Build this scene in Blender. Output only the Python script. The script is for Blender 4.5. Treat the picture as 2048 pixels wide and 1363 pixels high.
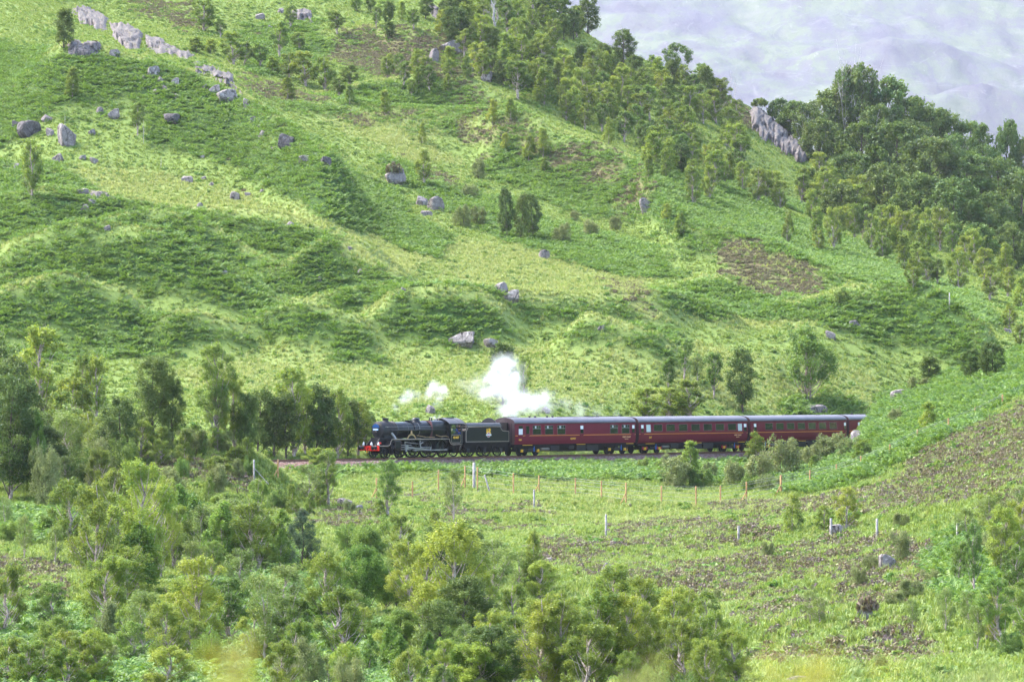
import bpy, bmesh, math, random
import numpy as np
from mathutils import Vector, Matrix, noise as mnoise

random.seed(7)
rng = np.random.default_rng(7)
scene = bpy.context.scene
for o in list(bpy.data.objects):
    bpy.data.objects.remove(o)
COL = scene.collection

# ---------------------------------------------------------------- camera, light, exposure
F = 8240.0      # focal length in pixels of a 2048 px wide frame
H = 6.7         # camera height above the rails, metres
YH = 778.0      # picture row of the horizon
cam = bpy.data.cameras.new('camera')
cam.sensor_width = 36.0
cam.lens = F / 2048 * 36.0
cam.shift_y = (YH - 681.5) / 2048
cam.clip_start = 0.3
cam.clip_end = 30000
cam.dof.use_dof = True
cam.dof.focus_distance = 400
cam.dof.aperture_fstop = 3.6
camo = bpy.data.objects.new('camera', cam)
COL.objects.link(camo)
camo.location = (0, 0, H)
camo.rotation_euler = (math.radians(90), 0, 0)
scene.camera = camo

SUN_EL, SUN_AZ = 52.0, -66.0      # degrees; azimuth from +Y (view direction), negative = left
world = bpy.data.worlds.new('World')
scene.world = world
world.use_nodes = True
wn = world.node_tree
wn.nodes.clear()
sky = wn.nodes.new('ShaderNodeTexSky')
sky.sky_type = 'NISHITA'
sky.sun_disc = False
sky.sun_elevation = math.radians(SUN_EL)
sky.sun_rotation = math.radians(SUN_AZ)
sky.dust_density = 2.5
sky.air_density = 1.0
sky.ozone_density = 1.0
bg = wn.nodes.new('ShaderNodeBackground')
bg.inputs['Strength'].default_value = 0.15
wo = wn.nodes.new('ShaderNodeOutputWorld')
wn.links.new(sky.outputs[0], bg.inputs['Color'])
wn.links.new(bg.outputs[0], wo.inputs['Surface'])

sun = bpy.data.lights.new('sun', 'SUN')
sun.energy = 1.5
sun.angle = math.radians(24)
sun.color = (1.0, 0.97, 0.92)
suno = bpy.data.objects.new('sun', sun)
COL.objects.link(suno)
el, az = math.radians(SUN_EL), math.radians(SUN_AZ)
sd = Vector((math.sin(az) * math.cos(el), math.cos(az) * math.cos(el), math.sin(el)))
suno.rotation_euler = sd.to_track_quat('Z', 'Y').to_euler()
suno.location = (-60, 300, 200)

scene.view_settings.view_transform = 'Standard'
scene.view_settings.look = 'None'
scene.view_settings.gamma = 1.0
scene.view_settings.use_curve_mapping = False
scene.view_settings.exposure = 2.55
scene.render.engine = 'CYCLES'
cy = scene.cycles
cy.max_bounces = 6
cy.diffuse_bounces = 3
cy.glossy_bounces = 2
cy.transmission_bounces = 4
cy.transparent_max_bounces = 8
cy.volume_bounces = 3
cy.use_denoising = True
try:
    cy.denoiser = 'OPENIMAGEDENOISE'
    cy.denoising_input_passes = 'RGB_ALBEDO_NORMAL'
except Exception:
    pass

# ---------------------------------------------------------------- helpers
def tag(o, label=None, cat=None, group=None, kind=None):
    if label: o['label'] = label
    if cat: o['category'] = cat
    if group: o['group'] = group
    if kind: o['kind'] = kind
    return o

def link(o, parent=None):
    COL.objects.link(o)
    if parent is not None:
        o.parent = parent
    return o

def empty(name, loc=(0, 0, 0), rz=0.0, sc=1.0):
    o = bpy.data.objects.new(name, None)
    o.empty_display_size = 0.3
    o.location = loc
    o.rotation_euler = (0, 0, rz)
    if np.isscalar(sc):
        o.scale = (sc, sc, sc)
    else:
        o.scale = sc
    return link(o)

def np_mesh(name, verts, faces, mats=(), smooth=False, attrs=None):
    """verts (n,3); faces (m,k) array of equal-size polygons or a list of such arrays"""
    if isinstance(faces, np.ndarray):
        faces = [faces]
    me = bpy.data.meshes.new(name)
    verts = np.asarray(verts, dtype=np.float32)
    me.vertices.add(len(verts))
    me.vertices.foreach_set('co', verts.ravel())
    tot = sum(f.size for f in faces)
    nf = sum(len(f) for f in faces)
    me.loops.add(tot)
    me.loops.foreach_set('vertex_index', np.concatenate([f.ravel() for f in faces]).astype(np.int32))
    me.polygons.add(nf)
    sizes = np.concatenate([np.full(len(f), f.shape[1], dtype=np.int32) for f in faces])
    starts = np.concatenate([[0], np.cumsum(sizes)[:-1]]).astype(np.int32)
    me.polygons.foreach_set('loop_start', starts)
    if smooth:
        me.polygons.foreach_set('use_smooth', np.ones(nf, dtype=bool))
    for m in mats:
        me.materials.append(m)
    me.update(calc_edges=True)
    if attrs:
        for k, v in attrs.items():
            a = me.attributes.new(k, 'FLOAT', 'POINT')
            a.data.foreach_set('value', np.asarray(v, dtype=np.float32))
    return me

def nz(v, p, seed=0.0):
    return mnoise.noise(Vector((v[0] / p + seed, v[1] / p - seed, v[2] / p + 2.3 * seed)))

def vnoise2(x, y, seed=0):
    """vectorised value noise, about -1..1"""
    xi = np.floor(x).astype(np.int64); yi = np.floor(y).astype(np.int64)
    xf = x - xi; yf = y - yi
    u = xf * xf * (3 - 2 * xf); v = yf * yf * (3 - 2 * yf)
    def h(a, b):
        n = (a * 374761393 + b * 668265263 + seed * 1442695041) & 0x7fffffff
        n = ((n ^ (n >> 13)) * 1274126177) & 0x7fffffff
        n = n ^ (n >> 16)
        return (n & 0xffff) / 32767.5 - 1.0
    a = h(xi, yi); b = h(xi + 1, yi); c = h(xi, yi + 1); d = h(xi + 1, yi + 1)
    return (a * (1 - u) + b * u) * (1 - v) + (c * (1 - u) + d * u) * v

def fbm2(x, y, oct=4, seed=0):
    s = 0; a = 1.0; t = 0
    for i in range(oct):
        s = s + a * vnoise2(x * 2 ** i + 17.3 * i, y * 2 ** i - 9.1 * i, seed + i); t += a; a *= 0.5
    return s / t

# ---------------------------------------------------------------- track alignment
TH0, KAP, D0 = math.radians(47.5), 0.0016, 400.0
X0 = (738 - 1024) / F * D0
_s = np.arange(-140, 181, 0.5)
_th = TH0 + KAP * _s
_i0 = int(np.argmin(abs(_s)))
_cx = np.cumsum(np.cos(_th)) * 0.5; _cy = np.cumsum(np.sin(_th)) * 0.5
TRX = X0 + _cx - _cx[_i0]; TRY = D0 + _cy - _cy[_i0]
def track(s):
    return float(np.interp(s, _s, TRX)), float(np.interp(s, _s, TRY)), float(np.interp(s, _s, _th))

# ---------------------------------------------------------------- terrain: a height field on columns through the viewpoint
PX = np.arange(-330, 2381, 10.0)
DD = np.concatenate([np.arange(0.5, 130, 3.0), np.arange(130, 470, 0.8), np.arange(470, 900, 1.15), np.arange(900, 1500, 20.0)])
NP, ND = len(PX), len(DD)
kx = [-330, 0, 200, 400, 600, 800, 1000, 1200, 1400, 1600, 1700, 1800, 1900, 2048, 2380]
def yrow(*v): return np.interp(PX, kx, v)
def zy(y, D): return H - (y - YH) * D / F
Dtr = np.interp((PX - 1024) / F, TRX / TRY, TRY)          # depth of the track in each column
rowsD, rowsZ = [], []
def add_abs(D, z): rowsD.append(np.full(NP, float(D))); rowsZ.append(np.full(NP, float(z)))
def add(D, y):
    D = np.full(NP, float(D)) if np.isscalar(D) else D
    rowsD.append(D); rowsZ.append(zy(y, D))
add_abs(0, 5.1); add_abs(16, 5.0); add_abs(60, 1.2); add_abs(125, -3.8)
add(180, yrow(1340, 1340, 1350, 1360, 1370, 1380, 1385, 1370, 1345, 1310, 1300, 1290, 1275, 1250, 1230))
add(240, yrow(1190, 1200, 1210, 1215, 1220, 1225, 1230, 1205, 1180, 1150, 1130, 1110, 1085, 1040, 1000))
add(310, yrow(1040, 1040, 1035, 1035, 1050, 1060, 1065, 1060, 1050, 1020, 1000, 970, 940, 890, 800))
Dc = np.interp(PX, kx, [0] * 9 + [440, 446, 446, 440, 424, 395])       # crest of the slope on the right
Df = np.minimum(Dtr - 11, 366)
add(np.where(PX > 1500, np.minimum(366, Df), Df), yrow(905, 935, 930, 925, 962, 985, 987, 993, 1003, 975, 940, 895, 850, 790, 690))
wc = np.clip((PX - 1640) / 110, 0, 1); wc = wc * wc * (3 - 2 * wc)
zc = zy(np.interp(PX, [1500, 1640, 1700, 1745, 1765, 1800, 1900, 1960, 2048, 2380], [930, 910, 870, 828, 800, 783, 757, 735, 703, 600]), Dc)
d7 = np.where(PX > 1640, Dtr - 6 - wc * np.clip(Dtr - 6 - Dc, 0, 60), Dtr - 6)
rowsD.append(d7); rowsZ.append(np.where(PX > 1640, -1.5 * (1 - wc) + zc * wc, -1.5))
rowsD.append(Dtr - 2.6); rowsZ.append(np.full(NP, -0.75))
rowsD.append(Dtr + 4.5); rowsZ.append(np.full(NP, -0.45))
rowsD.append(Dtr + 9); rowsZ.append(np.full(NP, 0.2) + 1.5 * wc)
D9 = np.maximum(Dtr + 26, 446)
add(D9, yrow(800, 800, 805, 808, 812, 818, 815, 812, 806, 806, 800, 795, 785, 775, 760))
add(np.maximum(Dtr + 50, 505), yrow(665, 665, 665, 662, 660, 660, 655, 655, 660, 680, 690, 690, 690, 690, 680))
add(545, yrow(530, 535, 540, 545, 570, 600, 605, 605, 605, 620, 625, 630, 640, 655, 660))
add(620, yrow(330, 335, 345, 360, 385, 420, 450, 480, 510, 545, 560, 575, 590, 615, 640))
add(700, yrow(120, 110, 120, 160, 230, 270, 320, 370, 425, 480, 510, 530, 555, 590, 620))
add(790, yrow(-60, -40, 40, 60, 100, 130, 170, 230, 310, 400, 430, 440, 460, 500, 560))
add(880, yrow(-200, -200, -160, -130, -110, -80, -30, 95, 165, 300, 330, 330, 345, 400, 470))
sky_y = np.interp(PX, [-330, 900, 1060, 1130, 1200, 1300, 1400, 1480, 1540, 1580, 1620, 1700, 1800, 1900, 2048, 2380],
                  [-300, -160, -60, 20, 75, 125, 165, 190, 215, 262, 300, 272, 272, 300, 370, 460])
add(910, sky_y)
rowsD.append(np.full(NP, 960.0)); rowsZ.append(rowsZ[-1] - 14)
rowsD.append(np.full(NP, 1100.0)); rowsZ.append(rowsZ[-1] - 45)
rowsD.append(np.full(NP, 1600.0)); rowsZ.append(np.full(NP, -25.0))
RD = np.array(rowsD); RZ = np.array(rowsZ)
Z = np.zeros((NP, ND))
for i in range(NP):
    o_ = np.argsort(RD[:, i], kind='stable')
    Z[i] = np.interp(DD, RD[o_, i], RZ[o_, i])
XX = (PX[:, None] - 1024) / F * DD[None, :]
YY = np.repeat(DD[None, :], NP, 0)

def smooth_axis(A, n, axis):
    for _ in range(n):
        B = np.pad(A, [(1, 1) if a == axis else (0, 0) for a in range(2)], mode='edge')
        A = (np.take(B, range(0, A.shape[axis]), axis) + 2 * np.take(B, range(1, A.shape[axis] + 1), axis) + np.take(B, range(2, A.shape[axis] + 2), axis)) / 4
    return A
near = (DD > 130)
Zs = smooth_axis(Z, 30, 1)
Z = np.where(near[None, :], Zs, Z)
Z = smooth_axis(Z, 6, 0)

CREST_RIM, FACE = [], []
def ridge(pts, wf, wb, taper=60, mx=7):
    """raise a ridge whose crest passes the points (column, row, depth)"""
    global Z
    p = np.array(pts, float)
    Dr = np.interp(PX, p[:, 0], p[:, 2]); yr = np.interp(PX, p[:, 0], p[:, 1])
    zr = zy(yr, Dr)
    zb = np.array([np.interp(Dr[i], DD, Z[i]) for i in range(NP)])
    taper = taper * 1.9
    t = np.clip((PX - p[0, 0]) / taper + 1, 0, 1) * np.clip((p[-1, 0] - PX) / taper + 1, 0, 1)
    t = t * t * (3 - 2 * t)
    hh = np.clip((zr - zb) * 1.2 + .8, -1, mx + 2) * t
    d = DD[None, :] - Dr[:, None]
    w = np.where(d < 0, wf, wb)
    Z = Z + hh[:, None] * np.exp(-np.abs(d / w) ** 1.8)
    CREST_RIM.append(np.exp(-((d + .3) / 1.5) ** 2) * t[:, None])  # pale rim mask along the crest, standing in for light on it
    FACE.append(np.clip(1 - np.abs(d + wf * .62) / (wf * .5), 0, 1) * t[:, None])  # band below the crest, darkened by bracken in place of shade

ridge([(130, 15, 668), (200, 30, 668), (300, 68, 664), (400, 118, 660), (470, 165, 655), (490, 195, 650), (560, 250, 630), (640, 300, 610)], 26, 11, 70)
ridge([(600, 208, 712), (720, 224, 708), (950, 240, 704), (1030, 246, 700)], 16, 10, 40)
ridge([(640, 195, 735), (760, 172, 740), (850, 160, 742), (930, 172, 738), (1010, 215, 730)], 14, 9, 40)
ridge([(620, 75, 800), (740, 62, 806), (830, 70, 800), (900, 85, 800), (1000, 120, 795), (1060, 150, 790)], 18, 10, 60)
ridge([(1040, 248, 690), (1180, 296, 680), (1270, 336, 668), (1310, 385, 650), (1330, 420, 640)], 16, 9, 60)
ridge([(1380, 470, 600), (1450, 478, 596), (1560, 505, 590), (1640, 550, 580)], 15, 9, 50)
ridge([(-60, 420, 580), (100, 395, 580), (230, 400, 582), (350, 425, 578), (450, 435, 572), (560, 452, 566), (700, 495, 556)], 11, 7, 90)
ridge([(230, 458, 556), (320, 447, 556), (400, 466, 552), (470, 500, 548), (560, 560, 540)], 8, 6, 70)
ridge([(40, 505, 530), (130, 487, 528), (230, 483, 526), (330, 494, 524), (430, 545, 520), (560, 612, 516), (690, 668, 512)], 12, 8, 80)
ridge([(20, 600, 496), (130, 578, 494), (230, 600, 494)], 8, 6, 70)
ridge([(350, 640, 488), (395, 635, 488), (440, 648, 488)], 5, 5, 50)
ridge([(530, 640, 492), (600, 618, 490), (690, 650, 488)], 6, 5, 50)
ridge([(560, 545, 536), (640, 500, 540), (720, 520, 538), (780, 560, 532)], 7, 6, 60)
ridge([(640, 610, 504), (760, 600, 504), (880, 596, 502), (1000, 603, 502), (1150, 615, 504), (1280, 622, 506)], 7, 6, 60)
ridge([(800, 605, 494), (880, 597, 493), (960, 608, 494)], 7, 5, 60)
ridge([(1240, 618, 512), (1330, 607, 512), (1420, 622, 514)], 8, 6, 50)
ridge([(1310, 600, 545), (1400, 569, 548), (1480, 578, 546), (1560, 602, 542)], 9, 6, 50)
ridge([(1590, 625, 530), (1690, 600, 532), (1790, 597, 530), (1880, 614, 524), (1960, 640, 516)], 12, 7, 70)
ridge([(1180, 655, 484), (1300, 690, 480)], 5, 5, 60)
ridge([(330, 915, 340), (400, 903, 340), (470, 915, 342)], 14, 10, 100, 2)
ridge([(1700, 1240, 225), (1760, 1215, 226), (1820, 1240, 225)], 10, 8, 60, 3)
ridge([(1590, 815, 488), (1650, 798, 489), (1700, 812, 490)], 5, 4, 30, 4)

# undulation
amp = np.clip((YY - 100) / 100, 0, 1)
und = 0.9 * fbm2(XX / 17, YY / 22, 3, 3) + 0.17 * fbm2(XX / 4.3, YY / 5.5, 3, 11) + 0.55 * fbm2(XX / 8.5, YY / 10, 2, 19) * np.clip((372 - YY) / 20, 0, 1)
# distance to the track
dtr = np.full(Z.shape, 1e9)
tx, ty = TRX[::3], TRY[::3]
m_ = (YY > 300) & (YY < 560)
ii = np.argwhere(m_.any(0)).ravel(); j0, j1 = ii.min(), ii.max() + 1
sub = np.full((NP, j1 - j0), 1e9)
for a, b in zip(tx, ty):
    sub = np.minimum(sub, (XX[:, j0:j1] - a) ** 2 + (YY[:, j0:j1] - b) ** 2)
dtr[:, j0:j1] = np.sqrt(sub)
tb = np.clip((dtr - 3.0) / 2.8, 0, 1); tb = tb * tb * (3 - 2 * tb)
Z = Z + und * amp * tb
Z = np.where(dtr < 60, -0.86 * (1 - tb) + Z * tb, Z)
SY = YH + (H - Z) * F / DD[None, :]                     # picture row of every terrain point

def zat(px, D):
    i = np.clip(np.searchsorted(PX, px) - 1, 0, NP - 2); t = (px - PX[i]) / 10.0
    return float(np.interp(D, DD, Z[i]) * (1 - t) + np.interp(D, DD, Z[i + 1]) * t)
def ground_z(x, y):
    return zat(1024 + F * x / y, y)
def onground(px, y, dmin=110):
    """first ground point seen at picture point (px, y)"""
    i = int(np.clip(round((px - PX[0]) / 10.0), 0, NP - 1))
    ok = np.nonzero((SY[i] <= y) & (DD > dmin))[0]
    if len(ok) == 0:
        k = int(np.argmin(np.where(DD < 920, SY[i], 1e9)))
    else:
        k = ok[0]
    D = DD[k]
    if k > 0 and SY[i][k - 1] > y:
        t = (SY[i][k - 1] - y) / max(1e-6, SY[i][k - 1] - SY[i][k]); D = DD[k - 1] + min(1.0, t) * (DD[k] - DD[k - 1])
    x = (px - 1024) / F * D
    return x, D, zat(px, D)

# ---------------------------------------------------------------- ground cover map
def polymask(poly, warp=14.0, seed=0):
    wx = PX[:, None] + warp * (fbm2(XX / 5.0, YY / 6.0, 3, 30 + seed) + 0.5 * fbm2(XX / 1.6, YY / 2.0, 2, 60 + seed))
    wy = SY + 0.75 * warp * fbm2(XX / 5.0 + 40, YY / 6.0, 3, 90 + seed)
    p = np.array(poly, float)
    ins = np.zeros(SY.shape, bool)
    n = len(p)
    for k in range(n):
        x1, y1 = p[k]; x2, y2 = p[(k + 1) % n]
        c = ((y1 > wy) != (y2 > wy)) & (wx < (x2 - x1) * (wy - y1) / (y2 - y1 + 1e-9) + x1)
        ins ^= c
    return ins.astype(float)
def field(polys):
    A = np.zeros(SY.shape)
    for k, (w, p) in enumerate(polys):
        A = np.maximum(A, w * polymask(p, seed=k * 7))
    A = smooth_axis(A, 3, 1); A = smooth_axis(A, 1, 0)
    return A
BR = [(1, [(-330, 60), (0, 90), (110, 105), (140, 200), (60, 260), (0, 300), (-330, 280)]),
      (1, [(130, 112), (200, 122), (330, 128), (440, 178), (400, 230), (300, 200), (180, 180), (110, 140)]),
      (1, [(300, 218), (480, 200), (520, 270), (480, 330), (380, 310), (300, 290)]),
      (1, [(470, 280), (560, 310), (640, 370), (780, 420), (900, 470), (880, 520), (760, 480), (600, 410), (480, 350)]),
      (1, [(-330, 380), (90, 390), (220, 402), (330, 425), (560, 450), (700, 495), (600, 525), (480, 480), (420, 460), (300, 440), (160, 475), (-330, 490)]),
      (1, [(30, 520), (120, 488), (330, 490), (440, 545), (560, 612), (690, 690), (560, 660), (420, 600), (330, 560), (180, 560), (60, 560)]),
      (1, [(270, 458), (380, 450), (520, 520), (640, 590), (560, 600), (430, 540), (330, 480)]),
      (.9, [(480, 185), (560, 240), (640, 290), (700, 340), (800, 380), (820, 430), (720, 400), (600, 330), (520, 260)]),
      (1, [(760, 310), (960, 385), (1100, 440), (1300, 500), (1380, 560), (1200, 545), (1000, 480), (880, 420), (760, 345)]),
      (1, [(560, 520), (650, 500), (700, 545), (640, 580), (560, 570)]),
      (1, [(780, 622), (870, 598), (960, 612), (1010, 660), (880, 685), (770, 655)]),
      (1, [(1310, 592), (1400, 570), (1560, 602), (1640, 625), (1480, 632), (1340, 615)]),
      (1, [(1600, 628), (1700, 600), (1850, 602), (1970, 645), (1900, 700), (1750, 690), (1650, 655)]),
      (1, [(1300, 430), (1500, 400), (1700, 480), (1950, 590), (1990, 650), (1800, 590), (1600, 520), (1380, 450)]),
      (.75, [(-330, 570), (140, 585), (330, 640), (400, 700), (200, 720), (-330, 720)]),
      (1, [(560, 930), (740, 921), (1300, 918), (1500, 912), (1640, 920), (1620, 975), (1300, 965), (1000, 955), (800, 945), (640, 965)]),
      (1, [(1700, 840), (1760, 795), (2048, 690), (2380, 580), (2380, 740), (2048, 790), (1900, 880), (1740, 960), (1640, 985), (1560, 985), (1640, 930)]),
      (1, [(-330, 990), (140, 1030), (140, 1090), (-330, 1080)]),
      (1, [(380, 1080), (600, 1100), (700, 1180), (780, 1300), (800, 1500), (450, 1500), (380, 1250)]),
      (1, [(-330, 1220), (250, 1230), (420, 1380), (420, 1500), (-330, 1500)]),
      (1, [(1850, 1100), (1950, 1060), (2380, 1050), (2380, 1320), (1900, 1220)]),
      (.7, [(-330, 310), (120, 330), (200, 390), (-330, 390)]),
      (.8, [(620, 555), (780, 555), (870, 592), (700, 605)]),
      (.8, [(480, 50), (640, 40), (640, 140), (500, 150)]),
      (.9, [(640, 190), (840, 165), (1000, 215), (940, 232), (740, 220)]),
      (.75, [(1000, 255), (1180, 310), (1290, 370), (1330, 440), (1200, 440), (1050, 390), (960, 340)]),
      (.8, [(1000, 240), (1300, 330), (1500, 360), (1650, 430), (1500, 410), (1330, 430), (1290, 370), (1180, 300)]),
      (.8, [(1240, 665), (1330, 655), (1380, 690), (1280, 700)]), (.8, [(580, 665), (720, 690), (800, 735), (700, 730)]),
      (1, [(1560, 808), (1640, 795), (1730, 805), (1740, 830), (1580, 832)])]
HE = [(.9, [(640, 60), (900, 70), (1000, 130), (940, 180), (760, 150), (650, 110)]),
      (.8, [(830, 170), (1010, 215), (980, 235), (860, 200)]),
      (1, [(1060, 258), (1190, 296), (1290, 350), (1320, 430), (1250, 410), (1150, 350), (1060, 310)]),
      (1, [(1370, 480), (1460, 475), (1600, 520), (1660, 575), (1560, 595), (1420, 545)]),
      (.8, [(690, 226), (830, 232), (820, 252), (700, 246)]), (.9, [(760, 305), (880, 330), (930, 380), (850, 365)]),
      (.8, [(880, 250), (1040, 250), (1160, 300), (1180, 340), (1060, 310), (940, 290)]),
      (.8, [(470, 150), (560, 165), (700, 200), (600, 212), (500, 185)]), (.7, [(190, -30), (400, 0), (380, 60), (300, 40)]),
      (1, [(1780, 965), (1900, 890), (2048, 800), (2380, 700), (2380, 1010), (2048, 1020), (1900, 1010), (1780, 1020), (1400, 1030), (1420, 1005), (1640, 995)]),
      (.75, [(1060, 1080), (1300, 1040), (1700, 1050), (1900, 1090), (1850, 1180), (1760, 1220), (1640, 1340), (1500, 1340), (1480, 1220), (1250, 1170), (1100, 1130)]),
      (.9, [(310, 905), (480, 915), (530, 985), (430, 975), (300, 930)]),
      (1, [(1690, 1235), (1820, 1225), (1890, 1330), (1720, 1340), (1640, 1290)]),
      (.8, [(-330, 1090), (140, 1120), (130, 1200), (-330, 1220)]),
      (1, [(1400, 190), (1540, 212), (1585, 262), (1480, 255)]), (.9, [(1210, 565), (1290, 565), (1310, 605), (1230, 605)]),
      (.5, [(780, 985), (1100, 1010), (1150, 1060), (900, 1060)]), (.6, [(540, 1000), (760, 990), (760, 1060), (620, 1060)])]
GR = [(.55, [(560, 690), (1000, 700), (1400, 690), (1750, 740), (1760, 830), (1300, 800), (760, 810), (460, 790), (340, 745)]),
      (1, [(640, 607), (880, 596), (1060, 602), (1300, 615), (1560, 635), (1700, 650), (1480, 655), (1200, 628), (900, 618), (700, 622)]),
      (1, [(590, 205), (720, 224), (950, 240), (1020, 250), (900, 262), (840, 282), (940, 335), (800, 315), (690, 262)]),
      (.75, [(230, 388), (330, 420), (560, 440), (700, 480), (880, 540), (1000, 590), (1250, 600), (1300, 560), (1080, 490), (900, 480), (750, 450), (560, 400), (400, 370), (280, 340), (80, 330)]),
      (.9, [(1450, 470), (1560, 490), (1640, 540), (1580, 545), (1480, 505)]),
      (.6, [(480, 165), (560, 245), (650, 315), (600, 315), (520, 265)]),
      (.5, [(740, 960), (1050, 960), (1420, 990), (1400, 1060), (1150, 1050), (950, 1020)]),
      (.7, [(-330, 535), (100, 550), (200, 580), (100, 600), (-330, 590)]),
      (.6, [(1130, 690), (1330, 675), (1560, 720), (1500, 740), (1300, 720)]),
      (.5, [(1240, 1000), (1700, 985), (1640, 1020), (1300, 1040)]), (.9, [(640, 480), (760, 490), (840, 540), (780, 560), (680, 520)])]
fB, fH, fG = field(BR), field(HE), field(GR)
fH = smooth_axis(smooth_axis(fH, 10, 1), 4, 0)
n3_ = fbm2(XX / 6, YY / 7, 3, 431); n1 = fbm2(XX / 9, YY / 11, 4, 201); n2 = fbm2(XX / 2.2, YY / 2.6, 3, 301); n3 = fbm2(XX / 4, YY / 5, 3, 401)
crest = np.max(CREST_RIM, 0) * (0.75 + 0.9 * n2); face = np.max(FACE, 0) * np.clip(.85 + 1.1 * n3_, .15, 1)
fB = np.clip(fB * (0.95 + 0.55 * n2) + np.clip(0.6 * (n1 + 0.5 * n2) - 0.22, 0, 0.5) * (YY > 440) * (1 - fG) + .75 * face * (YY > 400), 0, 1)  # face term adds bracken to paint shade on the mound fronts
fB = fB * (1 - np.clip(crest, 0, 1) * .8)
fG = np.clip(fG + np.clip(crest, 0, 1) * .9, 0, 1)  # rim light of the crests put into the cover as pale grass
fH = np.clip(fH * 1.45 - .42 + (.95 * n3 + .7 * n2 + .7 * n1) * (fH > .03), 0, 1) + np.clip(n3 * 0.9 - 0.42, 0, 0.4) * (YY > 560) * (1 - fG)
fH = np.clip(fH, 0, 1)
fG = np.clip(fG * (0.85 + 0.7 * n3) + np.clip(0.5 * n3 - 0.12, 0, .4), 0, 1)
fB = fB * (1 - 0.85 * fH)
fG = fG * (1 - fB)
ballast = np.clip((3.9 - dtr) / 0.7, 0, 1)
cut = np.clip((4.3 - dtr) / 0.6, 0, 1)
fB *= 1 - cut; fH *= 1 - cut; fG *= 1 - cut

# ---------------------------------------------------------------- materials
class N:
    """tiny node-graph writer"""
    def __init__(s, name):
        s.m = bpy.data.materials.new(name); s.m.use_nodes = True
        s.t = s.m.node_tree; s.t.nodes.clear()
        s.out = s.t.nodes.new('ShaderNodeOutputMaterial')
    def n(s, typ, **kw):
        x = s.t.nodes.new('ShaderNode' + typ)
        for k, v in kw.items():
            if k.startswith('i_'):
                key = k[2:]
                key = int(key) if key.isdigit() else key.replace('_', ' ')
                if isinstance(v, bpy.types.NodeSocket): s.t.links.new(v, x.inputs[key])
                else: x.inputs[key].default_value = v
            else: setattr(x, k, v)
        return x
    def l(s, a, b): s.t.links.new(a, b)
    def mix(s, fac, a, b, mode='MIX'):
        x = s.t.nodes.new('ShaderNodeMix'); x.data_type = 'RGBA'; x.blend_type = mode
        for sock, v in ((x.inputs[0], fac), (x.inputs[6], a), (x.inputs[7], b)):
            if isinstance(v, bpy.types.NodeSocket): s.l(v, sock)
            elif np.isscalar(v): sock.default_value = v
            else: sock.default_value = (*v, 1)
        return x.outputs[2]
    def math(s, op, a, b=0.0, c=0.0):
        x = s.t.nodes.new('ShaderNodeMath'); x.operation = op
        for i, v in enumerate((a, b, c)):
            if isinstance(v, bpy.types.NodeSocket): s.l(v, x.inputs[i])
            else: x.inputs[i].default_value = v
        return x.outputs[0]
    def ramp(s, fac, stops):
        x = s.t.nodes.new('ShaderNodeValToRGB'); e = x.color_ramp.elements
        while len(e) < len(stops): e.new(0.5)
        for i, (p, c) in enumerate(stops):
            e[i].position = p; e[i].color = (*c, 1) if not np.isscalar(c) else (c, c, c, 1)
        s.l(fac, x.inputs[0]); return x.outputs[0]
    def noise(s, scale, detail=3, rough=0.6, vec=None, which=0, dist=0.0):
        x = s.n('TexNoise'); x.inputs['Scale'].default_value = scale; x.inputs['Detail'].default_value = detail
        x.inputs['Roughness'].default_value = rough; x.inputs['Distortion'].default_value = dist
        if vec is not None: s.l(vec, x.inputs['Vector'])
        return x.outputs[which]
    def pos(s): return s.n('NewGeometry').outputs['Position']
    def objco(s): return s.n('TexCoord').outputs['Object']
    def attr(s, name): return s.n('Attribute', attribute_name=name).outputs['Fac']
    def bsdf(s, col, rough=0.8, metal=0.0, bump=None, bstr=0.4, bdist=0.05, spec=0.3):
        b = s.n('BsdfPrincipled'); b.inputs['Specular IOR Level'].default_value = spec
        for key, v in (('Base Color', col), ('Roughness', rough), ('Metallic', metal)):
            if isinstance(v, bpy.types.NodeSocket): s.l(v, b.inputs[key])
            elif np.isscalar(v): b.inputs[key].default_value = v
            else: b.inputs[key].default_value = (*v, 1)
        if bump is not None:
            bm = s.n('Bump'); bm.inputs['Strength'].default_value = bstr; bm.inputs['Distance'].default_value = bdist
            s.l(bump, bm.inputs['Height']); s.l(bm.outputs[0], b.inputs['Normal'])
        s.l(b.outputs[0], s.out.inputs['Surface']); return b

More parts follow.
